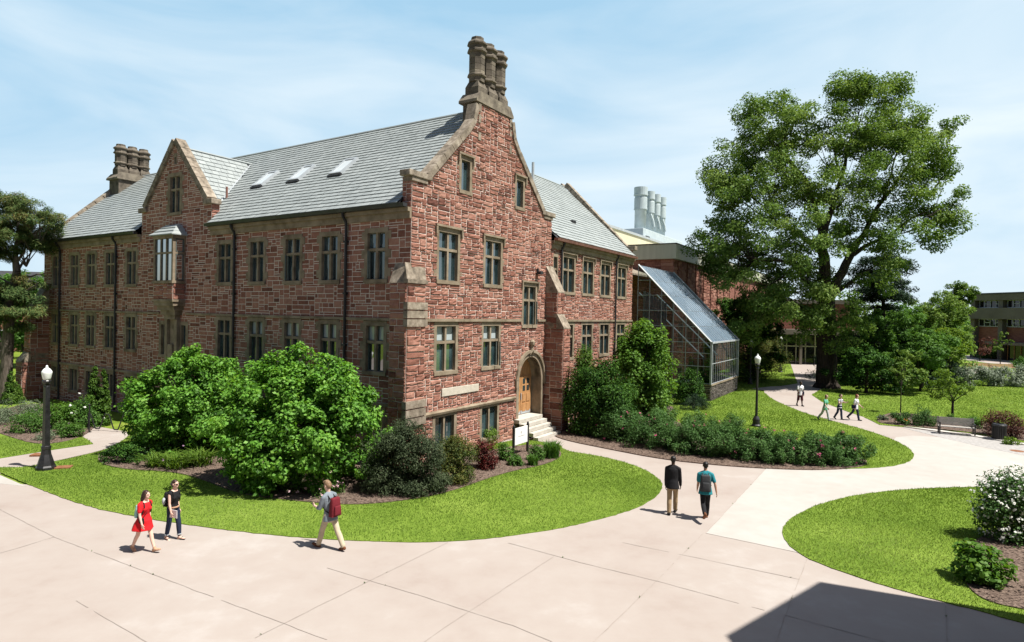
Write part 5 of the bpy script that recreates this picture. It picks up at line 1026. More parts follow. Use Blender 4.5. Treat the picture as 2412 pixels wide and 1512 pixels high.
# --- conifers
def conifer(name, label, pos, h, w, z0, tiers, n, size, m, irregular=.3, bark='bark', trunk=.3, per=9, group=None, tilt=-.12, flat=.42, top=None, cl=.26):
    SEED[0] += 1; rg = np.random.default_rng(SEED[0]); t = thing(name, label, 'tree', (pos[0], pos[1], 0), 0, group); mb = MB(); mb.tube([(0, 0, -.05), (.05, 0, h * .4), (0, 0, h * .97)], [trunk, trunk * .7, .04], 9)
    cs, rs = [], []
    for k in range(tiers):
        f = (k + rg.uniform(-.3, .3)) / tiers; f = min(max(f, 0), .98); z = z0 + (h - z0) * f; L_ = w * .5 * ((1 - f) ** .75 if top is None else top(f))
        for j in range(per):
            a = rg.uniform(0, 6.28); l = L_ * rg.uniform(1 - irregular * 1.6, 1 + irregular * .6) + .15; e = np.array([math.cos(a) * l, math.sin(a) * l, z + l * tilt + rg.normal(0, .15)]); limb(mb, (0, 0, z), e, .05 + .012 * l, .012, rg, seg=3, n=4)
            for q in (.45, .72, .95):
                cs.append(np.array([0, 0, z]) * (1 - q) + e * q + rg.normal(0, .12, 3)); rs.append(max(.22, l * cl) * rg.uniform(.6, 1.1))
    mb.build('trunk', bark, t); foliage(cs, rs, n, size, m, t, 'crown', rg=rg, squash=flat, up=.45, aspect=.22, zmin=.2); return t
p = AT(2075, 900, 66); conifer('spruce_tree', 'broad dark spruce behind the right side of the elm', p, 15.6, 12.5, 1.0, 19, 80000, .36, 'leaf_spruce', per=11, flat=.6, top=lambda f: (1 - f) ** .55 * (.75 + .35 * math.sin(f * 9 + 1)), irregular=.35)
PB = G(10, 950); PY = PB[1] + .4; PP = np.array([PB[0] - .3, PY, 0]); rg = np.random.default_rng(5)
pl_ = lambda px, py, dy: AT(px, py, PY + dy) - PP
plob = [(pl_(px, py, dy), (r, r, r * .5)) for px, py, dy, r in [(15, 480, 0, 1.0), (50, 478, .5, 1.0), (85, 495, -.5, 1.1), (115, 510, 0, .9), (30, 515, -1, 1.5), (70, 525, 1, 1.4), (130, 530, 0, .7), (100, 545, 0, 1.2), (10, 550, -1, 1.5), (50, 565, 0, 1.4), (85, 580, .6, 1.1), (15, 600, 0, 1.2), (-30, 520, 0, 1.8), (-40, 580, 0, 1.8), (-25, 470, 0, 1.3), (30, 680, -.5, 1.3), (70, 672, .4, .9), (10, 720, 0, 1.5), (55, 735, -.5, 1.1), (-35, 700, 0, 1.8), (25, 765, 0, 1.0), (85, 700, 0, .5)]]
pcs, prs = crown_in(plob, 300, .42, rg); plim = [((0, 0, 5.5), pl_(40, 640, 0), .3, .22), (pl_(40, 640, 0), pl_(40, 500, 0), .22, .05)]
for px, py, dy, py0 in [(90, 545, 0, 620), (120, 520, 0, 580), (-30, 540, 0, 620), (75, 590, .5, 640), (110, 640, 0, 660), (-20, 650, 0, 670), (70, 672, .4, 690), (60, 735, -.5, 750), (-35, 700, 0, 740), (90, 665, -.5, 700)]: plim.append((pl_(38, py0, 0), pl_(px, py, dy), .11, .025))
tree('pine_tree', 'tall gnarled pine with tufted layers of needles at the left edge', PP, .34, plim, pcs, prs, 62000, .30, 'leaf_pine', bark='bark_pale', trunk_top=5.6, lean=(.25, 0), squash=.7, aspect=.11, up=.6, extra_twigs=40)
# --- deciduous trees on the right
def round_tree(name, label, px, py, Y, w, h, zb, n, size, m, trunk=.16, group=None, nl=9, sub=.16, clump=110, bark='bark', squash=.8, tone_var=.2):
    SEED[0] += 1; r_ = np.random.default_rng(SEED[0] + 500)
    p = AT(px, py, Y) if Y else G(px, py); lobes = []
    for k in range(nl):
        a = r_.uniform(0, 6.28); f = r_.random(); rr = w * .5 * r_.uniform(.3, .68) * math.sin(math.pi * (.25 + .7 * f)) ** .6; s_ = w * r_.uniform(.16, .26); lobes.append(((rr * math.cos(a), rr * math.sin(a), zb + (h - zb) * (.12 + .78 * f)), (s_, s_, min(s_ * .8, (h - zb) * .25))))
    cs, rs = crown_in(lobes, clump, sub * w * .42, r_); lim = []
    for c, _ in lobes[:7]: lim.append(((0, 0, zb * .8), c, trunk * .5, trunk * .12))
    return tree(name, label, (p[0], p[1]), trunk, lim, cs, rs, n, size, m, bark=bark, group=group, extra_twigs=24, trunk_top=max(zb, .5), squash=squash, tone_var=tone_var)
T_ = 'trees round the right lawn'
round_tree('deciduous_tree', 'tall pale-leaved tree top left of the far brick building', 2228, 850, 80, 6.2, 12.3, 5.5, 7000, .3, 'leaf_elm', trunk=.25, group=T_, nl=10)
round_tree('deciduous_tree', 'broad grey-green tree in front of the far brick building', 2205, 870, 72, 9.0, 9.2, 1.2, 13000, .28, 'leaf_elm', trunk=.25, group=T_, nl=14)
round_tree('deciduous_tree', 'bright green low tree right beside the elm trunk', 2030, 905, 60, 6.6, 8.2, .8, 14000, .24, 'leaf_mid', trunk=.2, group=T_, nl=14)
round_tree('deciduous_tree', 'fresh green rounded tree in the middle of the lawn trees', 2130, 900, 62, 8.0, 7.6, .7, 15000, .24, 'leaf_mid', trunk=.2, group=T_, nl=14)
round_tree('deciduous_tree', 'dark-trunked lawn tree with a flat wide crown', 2170, 922, 0, 7.0, 5.6, 1.7, 12000, .24, 'leaf_mid', trunk=.17, group=T_, nl=9)
round_tree('deciduous_tree', 'lime green tree left of the pale dogwoods', 2235, 885, 62, 5.6, 5.6, 1.6, 8000, .22, 'leaf_lime', trunk=.14, group=T_, nl=10)
round_tree('deciduous_tree', 'dark low crown touching the ground right of the elm trunk', 2040, 935, 53.5, 6.5, 3.8, .4, 9000, .22, 'leaf_yew', trunk=.14, group=T_, nl=10)
round_tree('deciduous_tree', 'dull small round tree behind the staked sapling', 2125, 938, 53, 4.4, 3.6, .6, 5200, .2, 'leaf_elm', trunk=.1, group=T_, nl=8)
round_tree('young_tree', 'young tree with a thin vase crown behind the park bench', 2243, 990, 0, 3.6, 3.3, 1.5, 3000, .13, 'leaf_lime', trunk=.075, group='young trees', nl=8, sub=.14, clump=60)
round_tree('young_tree', 'thin staked sapling with a sparse crown left of the park bench', 2121, 974, 0, 1.7, 3.4, 2.3, 700, .13, 'leaf_elm', trunk=.035, group='young trees', nl=5, clump=24)
round_tree('young_tree', 'slender young tree right in front of the far brick building', 2356, 858, 0, 3.0, 5.2, 1.3, 1300, .22, 'leaf_elm', trunk=.06, group='young trees', nl=7, clump=40)
round_tree('young_tree', 'brownish small tree in front of the far brick building', 2308, 850, 0, 4.5, 4.0, .9, 1600, .22, 'leaf_plum', trunk=.08, group='young trees', nl=7, clump=40)
# --- trees left of the curved path
T2 = 'trees beyond the greenhouse'
round_tree('deciduous_tree', 'dark tree shading the end of the greenhouse', 1775, 900, 63, 6.5, 9.6, .6, 15000, .24, 'leaf_yew', trunk=.25, group=T2, nl=14)
round_tree('deciduous_tree', 'dark tree beside the brick wall behind the greenhouse', 1725, 880, 68, 6.0, 9.0, 1.0, 9000, .25, 'leaf_yew', trunk=.25, group=T2, nl=12)
p = AT(1668, 800, 60.5); round_tree('deciduous_tree', 'sunlit yellow-green tree top against the brick wall over the glass roof', 1672, 800, 62.5, 3.6, 9.6, 2.0, 5000, .22, 'leaf_lime', trunk=.12, group=T2, nl=9)
p = G(1835, 893); conifer('cedar_tree', 'olive green cedar behind the far street lamps', (p[0] - .6, p[1] + 4), 8.6, 6.5, .2, 18, 20000, .22, 'leaf_olive', per=8, irregular=.2, tilt=.25, flat=.9, group=None)
p = G(1800, 905); conifer('cedar_tree', 'narrow dark cedar left of the far street lamps', (p[0] - .6, p[1] + 2.5), 6.5, 4.6, .2, 14, 11000, .2, 'leaf_cedar', per=8, irregular=.2, tilt=.25, flat=.9)
# --- far left trees
T3 = 'trees behind the left pine'
round_tree('deciduous_tree', 'sunlit green tree between the pine trunk and the far corner', 66, 860, 62, 9.0, 9.5, 1.0, 12000, .3, 'leaf_mid', trunk=.25, group=T3, nl=12); round_tree('deciduous_tree', 'green tree behind the pine trunk at the left edge', 5, 860, 70, 10.0, 9.5, 1.0, 10000, .32, 'leaf_mid', trunk=.25, group=T3, nl=12)
for i, (px, Y, h, w) in enumerate([(-60, 130, 11, 22), (40, 150, 9, 26), (1690, 190, 14, 30), (1985, 130, 12, 20), (2050, 170, 13, 30), (2150, 140, 10, 24), (2250, 190, 11, 26)]):
    round_tree('distant_tree', ['distant green tree at the left edge behind the pine', 'distant green tree between the pine and the hall', 'distant tree behind the science building', 'distant tree seen through the elm branches', 'distant tree behind the dark spruce', 'distant tree behind the lawn trees', 'distant tree left of the far brick building'][i], px, 770, Y, w, h, .8, 5000, .7, 'leaf_mid' if i % 2 else 'leaf_elm', trunk=.3, group='distant trees', nl=14, clump=90)
# ================================================================== STREET FURNITURE
for q, h, i in POTS: shrub('potted_plant', ['glasshouse plant nearest the greenhouse corner post', 'second glasshouse plant along the greenhouse front', 'third glasshouse plant along the greenhouse front', 'glasshouse plant at the far end of the greenhouse', 'tall plant at the back of the greenhouse, near end', 'tall plant at the back of the greenhouse, far end'][i], q, 1.4, 1.2, h, 900, .16, 'leaf_mid', cat='plant', nclump=20, sub=.22, stem=3, group='plants inside the greenhouse')
def street_lamp(pos, h, label, square=False, first=None):
    t = thing('street_lamp', label, 'street lamp', (pos[0], pos[1], 0.0), 0, 'street lamps')
    b = MB(); k = .30 if square else .17
    if square:
        b.lathe([(k * 1.12, 0), (k * 1.12, .12), (k * 1.0, .18), (k * .98, .22)], (0, 0, 0), 8, off=rad(22.5)); b.lathe([(k * .94, .22), (k * .80, .38), (k * .58, .6), (k * .50, .78), (k * .54, .8), (k * .54, .9), (k * .42, .92)], (0, 0, 0), 8, off=rad(22.5))
    else: b.lathe([(.26, 0), (.26, .1), (.21, .16), (.20, .45), (.15, .55), (.11, .62)], (0, 0, 0), 12)
    b.build('base', 'black_iron', t)
    p = MB(); zg = h - .62
    if square: p.lathe([(.135, .86), (.108, zg - .12)], (0, 0, 0), 4, off=rad(20))
    else: p.lathe([(.075, .6), (.06, zg - .12)], (0, 0, 0), 10)
    p.build('pole', 'black_iron', t)
    c = MB(); c.lathe([(.06, zg - .26), (.10, zg - .22), (.07, zg - .12), (.13, zg - .06), (.15, zg + .02), (.12, zg + .06)], (0, 0, 0), 12); c.build('collar', 'black_iron', t)
    g = MB(); g.lathe([(.105, zg + .05), (.135, zg + .12), (.17, zg + .3), (.178, zg + .36), (.16, zg + .40), (.105, zg + .48), (.05, zg + .52), (.037, zg + .55), (.045, zg + .58), (.016, zg + .62)], (0, 0, 0), 16); g.build('globe', 'lamp_globe', t, True); return t
street_lamp(G(108, 1106), 4.0, 'thick square street lamp with a white globe on the lawn at the left', True); street_lamp(G(1781, 1005), 4.25, 'slim black street lamp standing in the rose hedge lawn'); street_lamp(G(1838, 877), 4.3, 'far street lamp in front of the olive cedar'); street_lamp(G(1767, 905), 4.3, 'far street lamp standing in shade beside the greenhouse')
# bench
pa, pb_ = G(2213, 1022), G(2297, 1029); ctr = (pa + pb_) / 2; ang = math.atan2(pb_[1] - pa[1], pb_[0] - pa[0]); Lb = np.linalg.norm(pb_ - pa) + .1
def bench(loc, ang, L_, label, m, group=None):
    t = thing('park_bench', label, 'bench', (loc[0], loc[1], 0.0), ang, group); s = MB()
    for k in range(5): s.box((-L_ / 2, -.02 + k * .095, .43), (L_ / 2, .06 + k * .095, .465))
    s.build('seat', m, t); b = MB()
    for k in range(5): b.box((-L_ / 2, .47 + k * .022, .50 + k * .085), (L_ / 2, .50 + k * .022, .57 + k * .085))
    b.build('backrest', m, t)
    for sg in (-1, 1):
        l = MB(); x = sg * (L_ / 2 - .06); l.box((x - .03, -.02, 0), (x + .03, .04, .66)); l.box((x - .03, .40, 0), (x + .03, .47, .43)); l.prism([(.46, .4), (.52, .4), (.62, .93), (.57, .93)], lambda y, z: (x - .03, y, z), lambda y, z: (x + .03, y, z)); l.box((x - .04, -.04, .62), (x + .04, .5, .66)); l.box((x - .03, 0, .38), (x + .03, .47, .43)); l.build('leg', 'black_iron', t)
    return t
bench(ctr, ang, Lb, 'weathered grey slatted park bench beside the paved strip', 'wood_slats')
for i, (px, py) in enumerate([(2308, 872), (2366, 874)]): p = G(px, py); bench((p[0], p[1]), rad(4), 3.4, ['far wooden bench left of the pale dogwoods', 'far wooden bench half hidden by the pale dogwoods'][i], 'bench_wood', 'far benches')
# bin
p = G(2353, 1036); t = thing('litter_bin', 'round black slatted litter bin in front of the plum barberry', 'bin', (p[0], p[1], 0)); m1 = MB()
m1.lathe([(.29, .02), (.29, .78)], (0, 0, 0), 20)
for k in range(24): a = 2 * math.pi * k / 24; m1.tube([(.31 * math.cos(a), .31 * math.sin(a), .04), (.31 * math.cos(a), .31 * math.sin(a), .78)], .016, 4)
m1.build('body', 'black_iron', t); m1 = MB(); m1.lathe([(.33, .77), (.34, .81), (.30, .87), (.18, .88), (.17, .84)], (0, 0, 0), 20); m1.build('rim', 'black_iron', t); m1 = MB(); m1.lathe([(.27, 0), (.27, .03)], (0, 0, 0), 16); m1.build('base', 'black_iron', t)
# sign
sA, sB = G(1209, 1078), G(1248, 1066); sB = sA + e1 * 1.2; t = thing('name_sign', 'white name sign between two black posts in the bed by the steps', 'sign', (sA[0], sA[1], 0), HALL_ANG)
for x in (0, 1.2): m1 = MB(); m1.box((x - .045, -.045, 0), (x + .045, .045, 1.32)); m1.lathe([(.05, 1.32), (.06, 1.36), (.03, 1.42), (.005, 1.45)], (x, 0, 0), 8); m1.build('post', 'black_iron', t)
m1 = MB(); m1.bevbox((.05, -.025, .52), (1.15, .025, 1.26), .008); pn = m1.build('panel', 'white_paint', t); m1 = MB(); m1.prism([(.56, 1.08), (.64, 1.08), (.645, 1.02), (.60, .97), (.555, 1.02)], lambda x, z: (x, -.029, z), lambda x, z: (x, -.0255, z)); m1.build('emblem', 'sign_grey', pn)
m1 = MB(); x = .34; rr = random.Random(4)
while x < .86: w = rr.uniform(.018, .03); m1.box((x, -.0285, .86), (x + w, -.0255, .895)); x += w + .012
m1.build('lettering', 'sign_grey', pn)
# bike rack and plates
p = G(262, 1016); t = thing('bike_rack', 'black wave bike rack in front of the columnar cedars', 'bike rack', (p[0], p[1], 0), rad(-8)); m1 = MB(); pts = []
for k in range(61): x = -1.3 + 2.6 * k / 60; ph2 = (k / 60) * 5 * math.pi; pts.append((x, 0, .48 + .38 * max(-1, min(1, 1.25 * math.sin(ph2 + 1.57)))))
m1.tube([(-1.3, 0, 0)] + pts + [(1.3, 0, 0)], .03, 6); m1.build('rail', 'black_iron', t)
for x in (-1.3, 1.3): m1 = MB(); m1.lathe([(.09, 0), (.09, .02)], (x, 0, .002), 10); m1.build('foot_plate', 'black_iron', t)
p = G(210, 1018); m1 = MB(); m1.tube([(p[0], p[1], 0), (p[0], p[1], 1.35)], .035, 8); m1.lathe([(.1, 0), (.1, .03)], (p[0], p[1], 0), 10); m1.lathe([(.035, 1.33), (.055, 1.37), (.0, 1.44)], (p[0], p[1], 0), 8); tag(m1.build('black_post', 'black_iron'), 'slim black iron post at the corner of the bike rack paving', 'post')
for px, py, a, lb in ((150, 1103, 20, 'rusty access plate in the lawn right of the left street lamp'), (92, 1073, 10, 'rusty access plate at the front of the left bed')): p = G(px, py); m1 = MB(); m1.bevbox((-.26, -.2, .0), (.26, .2, .075), .01); o = m1.build('access_cover', 'rust'); o.location = (p[0], p[1], 0); o.rotation_euler = (0, 0, rad(a)); tag(o, lb, 'cover', 'rusty access covers')
p = G(2398, 1060); m1 = MB(); m1.lathe([(.3, .0), (.3, .012)], (0, 0, 0), 18); o = m1.build('manhole_cover', 'rust'); o.location = (p[0] - .25, p[1] - .25, 0); tag(o, 'rusty round manhole cover in the grey pavers near the bin', 'cover')
# ================================================================== PEOPLE
mat('skin_fair', [(.62, .40, .31), (.68, .46, .37)], rough=.55); mat('skin_dark', [(.06, .032, .022), (.085, .048, .034)], rough=.5); mat('skin_tan', [(.42, .24, .16), (.48, .28, .20)], rough=.55)
mat('hair_brown', [(.02, .011, .008), (.05, .026, .018)], scale=20, rough=.45); mat('hair_black', [(.006, .005, .005), (.015, .012, .011)], scale=20, rough=.5); mat('hair_sand', [(.16, .10, .055), (.26, .17, .10)], scale=25, rough=.6); mat('hair_red', [(.14, .045, .02), (.22, .08, .035)], scale=20, rough=.5)
def cloth(n, c, r=.85): mat(n, [tuple(x * .82 for x in c), c], scale=9, rough=r, bump=.25, bscale=14)
for n, c in (('cloth_red', (.62, .012, .018)), ('cloth_black', (.010, .010, .012)), ('cloth_denim', (.014, .022, .05)), ('cloth_grey', (.20, .235, .27)), ('cloth_beige', (.50, .43, .31)), ('cloth_khaki', (.36, .26, .15)), ('cloth_teal', (.018, .21, .25)), ('cloth_maroon', (.15, .012, .02)), ('cloth_green', (.12, .42, .26)), ('cloth_white', (.76, .76, .77)), ('cloth_navy', (.012, .014, .05)), ('cloth_mint', (.32, .58, .55)), ('cloth_charcoal', (.045, .048, .052)), ('cloth_wine', (.06, .010, .014)), ('cloth_palegrey', (.40, .43, .45)), ('leather_brown', (.17, .065, .028)), ('leather_tan', (.5, .3, .19)), ('paper_white', (.78, .72, .72)), ('leather_black', (.012, .011, .011))): cloth(n, c)
def loft(bm, pts, rs, hint=(0, 1, 0), n=12, cap=1.0, cap2=None):
    cap2 = cap if cap2 is None else cap2
    """closed tapering tube; a radius may be (side, depth)"""
    pts = [Vector(p) for p in pts]; hint = Vector(hint); rings = []
    def ring(p, d, r):
        ra, rb = r if isinstance(r, tuple) else (r, r); a = (hint - d * hint.dot(d)); a = a.normalized() if a.length > 1e-4 else d.orthogonal().normalized(); b = d.cross(a)
        return [bm.verts.new(p + a * (ra * math.cos(2 * math.pi * k / n)) + b * (rb * math.sin(2 * math.pi * k / n))) for k in range(n)]
    sc = lambda r, k: (r[0] * k, r[1] * k) if isinstance(r, tuple) else r * k
    mn = lambda r: min(r) if isinstance(r, tuple) else r
    d0 = (pts[1] - pts[0]).normalized(); d1 = (pts[-1] - pts[-2]).normalized()
    for k in (.35, .8): rings.append(ring(pts[0] - d0 * mn(rs[0]) * math.sqrt(1 - k * k) * cap, d0, sc(rs[0], k)))
    for i, p in enumerate(pts): rings.append(ring(p, (pts[min(i + 1, len(pts) - 1)] - pts[max(i - 1, 0)]).normalized(), rs[i]))
    for k in (.8, .35): rings.append(ring(pts[-1] + d1 * mn(rs[-1]) * math.sqrt(1 - k * k) * cap2, d1, sc(rs[-1], k)))
    for r0, r1 in zip(rings[:-1], rings[1:]):
        for k in range(n): bm.faces.new((r0[k], r0[(k + 1) % n], r1[(k + 1) % n], r1[k]))
    bm.faces.new(rings[0][::-1]); bm.faces.new(rings[-1])
def ball(bm, c, r, rot=None):
    M_ = Matrix.Translation(Vector(c)) @ (rot or Matrix.Identity(4)) @ Matrix.Diagonal((*(r if isinstance(r, tuple) else (r,) * 3), 1)); bmesh.ops.create_icosphere(bm, subdivisions=2, radius=1, matrix=M_)
def skin_mesh(name, bm, m, parent, voxel, sm=3):
    """fuses the volumes into one continuous surface"""
    bmesh.ops.recalc_face_normals(bm, faces=bm.faces[:]); me = bpy.data.meshes.new(name); bm.to_mesh(me); bm.free(); o = bpy.data.objects.new(name, me); COL.objects.link(o)
    a = o.modifiers.new('r', 'REMESH'); a.mode = 'VOXEL'; a.voxel_size = voxel; b = o.modifiers.new('s', 'SMOOTH'); b.factor = .5; b.iterations = sm
    bpy.context.view_layer.update(); dg = bpy.context.evaluated_depsgraph_get(); ev = o.evaluated_get(dg); me2 = bpy.data.meshes.new_from_object(ev, depsgraph=dg); o.modifiers.clear(); o.data = me2; bpy.data.meshes.remove(me)
    me2.polygons.foreach_set('use_smooth', [True] * len(me2.polygons)); me2.materials.clear(); me2.materials.append(MATS[m]); o.parent = parent; o.name = name; me2.name = name; return o
def person(label, pos, heading, ht, legs, arms, skin, hair, top, bottom, shoes, female=False, lean=3, head_yaw=0, head_pitch=0, sleeve=.5, long_top=True, leg_len=1.0, dress=None, hair_style='short', torso_w=1.0, stripes=None, cuff=False, vx=.0085, foot_bare=False, beltline=False, group='people walking on the campus paths'):
    """x forward, y left, z up; legs = (hip, knee, ankle) in degrees for left, right; arms = (swing, out, elbow)"""
    t = thing('person', label, 'person', (pos[0], pos[1], 0), heading, group); k = ht / 1.75; V3 = Vector
    hipz = .92 * k; th, sh = .44 * k, .41 * k; J = {}
    for sd, (h, kn, an) in zip((1, -1), legs):
        hp = V3((0, sd * .086 * k, hipz)); a = rad(h); kneep = hp + V3((math.sin(a), 0, -math.cos(a))) * th; b = rad(h - kn); ank = kneep + V3((math.sin(b), sd * -.012, -math.cos(b))) * sh; c = rad(h - kn + 90 - an) ; fd = V3((math.sin(c), sd * .15, -math.cos(c))).normalized()
        J[sd] = (hp, kneep, ank, fd)
    low = min(min(j[2].z - .075 * k, (j[2] + j[3] * .17 * k).z - .05 * k, (j[2] - j[3] * .04 * k).z - .06 * k) for j in J.values()); up = V3((0, 0, -low))
    J = {s_: (j[0] + up, j[1] + up, j[2] + up, j[3]) for s_, j in J.items()}; base = V3((0, 0, hipz)) + up
    la = rad(lean); ax = V3((math.sin(la), 0, math.cos(la)))
    P = lambda f, z, y=0: base + ax * (z * k) + V3((f * k, y * k, 0))
    sw = (.152 if female else .176) * torso_w
    hd = P(.035, .715); hy = Matrix.Rotation(rad(head_yaw), 4, 'Z') @ Matrix.Rotation(rad(head_pitch), 4, 'Y')
    hv = lambda x, y, z: hd + (hy @ V3((x * k, y * k, z * k)))
    AR = {}
    for sd, (swg, outw, elb) in zip((1, -1), arms):
        s0 = P(.0, .462, sd * sw); a, o_ = rad(swg), rad(outw); d = V3((math.sin(a) * math.cos(o_), sd * math.sin(o_), -math.cos(a) * math.cos(o_))); el_ = s0 + d * .29 * k; b = rad(swg + elb); i_ = rad(outw * .55) if elb < 60 else rad(-12)
        d2 = V3((math.sin(b) * math.cos(i_), sd * math.sin(i_), -math.cos(b) * math.cos(i_))); wr = el_ + d2 * .245 * k; AR[sd] = (s0, el_, wr, d2)
    def torso(bm, e=0.0, z0=-.06, z1=.50, neck=True):
        wst, bst, hpw = ((.118, .142, .155) if female else (.14, .168, .15)); w = torso_w; prof = [(-.10, hpw * .8, .095, -.005), (-.03, hpw * w, .115, -.012), (.06, (hpw + wst) / 2 * w, .11, -.005), (.16, wst * w, .095, .0), (.28, (wst + bst) / 2 * w, .11, .012), (.38, bst * w, .118, .018), (.46, bst * .97 * w, .098, .005), (.51, bst * .62 * w, .07, .0), (.545, .065, .06, .005)]
        pr = [q for q in prof if z0 <= q[0] <= z1]; loft(bm, [P(q[3], q[0]) for q in pr], [((q[1] + e) * k, (q[2] + e) * k) for q in pr], n=16, cap=1.0 if e == 0 else .12, cap2=1.0 if e == 0 else .55)
        if z1 > .45:
            for sd in (1, -1): loft(bm, [P(.0, .535, sd * .03), P(-.004, .505, sd * sw * .5), P(-.002, .472, sd * sw * .92)], [(.045 + e * .7) * k, (.05 + e * .8) * k, (.045 + e * .8) * k]) if (z1 > .51 or e == 0) else loft(bm, [P(-.004, .492, sd * sw * .55), P(-.002, .47, sd * sw * .92)], [(.05 + e * .8) * k, (.046 + e * .8) * k])
            for sd in (1, -1): ball(bm, P(.0, .462, sd * sw * .9), (.047 + e * .8) * k)
            if female: [ball(bm, P(.085, .335, sd * .065), (.062 + e) * k) for sd in (1, -1)]
        [ball(bm, P(-.055, -.03, q_), .085 * k) for q_ in (.06, -.06) if e == 0]
    def leg(bm, sd, e=0.0, upto=1.0, flare=0.0):
        hp, kp, an, fd = J[sd]; r = [(.078 if not female else .088) + e, .064 + e, .055 + e, .052 + e + flare * .4, .036 + e + flare]; mid = kp + (an - kp) * .35 + V3((-.012 * k, 0, 0)); end = kp + (an - kp) * upto
        pts = [hp + V3((0, 0, .02 * k)), hp + (kp - hp) * .55, kp, mid, end]; pts = pts[:3] + ([kp + (end - kp) * .4, end] if upto < .95 else pts[3:]); loft(bm, pts, [x * k for x in r])
    def foot(bm, sd, e=0.0):
        hp, kp, an, fd = J[sd]; dn = (V3((0, 0, -1)) + fd * fd.z).normalized(); loft(bm, [an - fd * .045 * k + dn * .045 * k, an + fd * .03 * k + dn * .04 * k, an + fd * .11 * k + dn * .052 * k, an + fd * .165 * k + dn * .056 * k], [((.034 + e) * k, (.036 + e) * k), ((.038 + e) * k, (.038 + e) * k), ((.044 + e) * k, (.026 + e) * k), ((.036 + e) * k, (.02 + e) * k)])
        loft(bm, [an + V3((0, 0, .02 * k)), an + dn * .03 * k], [(.037 + e) * k, (.04 + e) * k])
    def arm(bm, sd, e=0.0, upto=2.0):
        s0, el_, wr, d2 = AR[sd]; q = .9 if female else 1.0
        if upto <= 1: loft(bm, [s0, s0 + (el_ - s0) * upto], [(.047 * q + e) * k, (.047 * q + e) * k])
        else: loft(bm, [s0, s0 + (el_ - s0) * .5, el_, el_ + (wr - el_) * .3, el_ + (wr - el_) * (upto - 1)], [(.047 * q + e) * k, (.045 * q + e) * k, (.039 * q + e) * k, (.039 * q + e) * k, (.026 * q + e) * k])
    # body: one continuous surface
    bm = bmesh.new(); torso(bm)
    for sd in (1, -1):
        leg(bm, sd); foot(bm, sd); arm(bm, sd); s0, el_, wr, d2 = AR[sd]; side = V3((0, sd, 0)); side = (side - d2 * side.dot(d2)).normalized(); fr_ = d2.cross(side) * sd
        if fr_.x < 0 and abs(d2.z) > .4: fr_ = -fr_
        pc = wr + d2 * .05 * k; loft(bm, [wr, wr + d2 * .04 * k, wr + d2 * .085 * k], [.024 * k, (.018 * k, .038 * k), (.015 * k, .042 * k)], hint=side)
        for f, ln in zip((.030, .010, -.011, -.031), (.072, .082, .076, .06)):
            b0 = wr + d2 * .085 * k + fr_ * f * k; b1 = b0 + d2 * ln * .5 * k - side * .006 * k; b2 = b1 + d2 * ln * .42 * k - side * .024 * k; loft(bm, [b0, b1, b2], [.0095 * k, .0088 * k, .0075 * k], n=8)
        b0 = wr + d2 * .03 * k + fr_ * .03 * k; loft(bm, [b0, b0 + (d2 * .03 + fr_ * .025) * k, b0 + (d2 * .062 + fr_ * .028 - side * .012) * k], [.013 * k, .011 * k, .009 * k], n=8)
    loft(bm, [P(.005, .50), P(.018, .57), hv(-.01, 0, -.06)], [.06 * k, .052 * k, .054 * k])
    ball(bm, hv(-.008, 0, .03), (.098 * k, .077 * k, .10 * k)); ball(bm, hv(.03, 0, -.035), (.062 * k, .058 * k, .075 * k)); ball(bm, hv(.055, 0, -.085), (.03 * k, .032 * k, .025 * k)); loft(bm, [hv(.085, 0, .025), hv(.105, 0, -.022)], [.009 * k, .015 * k], n=8); ball(bm, hv(.088, 0, -.062), (.010 * k, .024 * k, .010 * k)); ball(bm, hv(.082, 0, .028), (.014 * k, .05 * k, .010 * k))
    for sd in (1, -1): ball(bm, hv(-.005, sd * .078, .0), (.022 * k, .012 * k, .032 * k))
    skin_mesh('body', bm, skin, t, vx, 2)
    e_ = MB()
    for sd in (1, -1):
        b_ = bmesh.new(); ball(b_, hv(.083, sd * .031, .008), .011 * k); e_.bm(b_)
    e_.build('eyes', 'cloth_black', t, True)
    # hair
    bm = bmesh.new(); ball(bm, hv(-.022, 0, .048), (.104 * k, .086 * k, .094 * k)); 
    if hair_style != 'short': ball(bm, hv(-.05, 0, .0), (.075 * k, .082 * k, .09 * k))
    else: ball(bm, hv(-.045, 0, .005), (.062 * k, .076 * k, .075 * k))
    if hair_style == 'long': loft(bm, [hv(-.055, 0, .03), hv(-.085, 0, -.07), hv(-.10, .0, -.16), hv(-.13, 0, -.24)], [(.085 * k, .055 * k), (.09 * k, .05 * k), (.085 * k, .04 * k), (.03 * k, .02 * k)]); [loft(bm, [hv(.02, sd * .07, .05), hv(-.005, sd * .085, -.05), hv(-.03, sd * .085, -.13)], [.025 * k, .03 * k, .02 * k]) for sd in (1, -1)]
    if hair_style == 'bun': ball(bm, hv(-.125, 0, -.01), .05 * k)
    if hair_style == 'bob': loft(bm, [hv(-.05, 0, .03), hv(-.065, 0, -.09)], [(.092 * k, .06 * k), (.085 * k, .05 * k)]); [loft(bm, [hv(.02, sd * .072, .05), hv(.0, sd * .085, -.07)], [.025 * k, .028 * k]) for sd in (1, -1)]
    if hair_style == 'quiff': loft(bm, [hv(-.03, 0, .12), hv(.05, 0, .125), hv(.07, 0, .115)], [(.07 * k, .035 * k), (.065 * k, .03 * k), (.05 * k, .02 * k)])
    skin_mesh('hair', bm, hair, t, .011, 2)
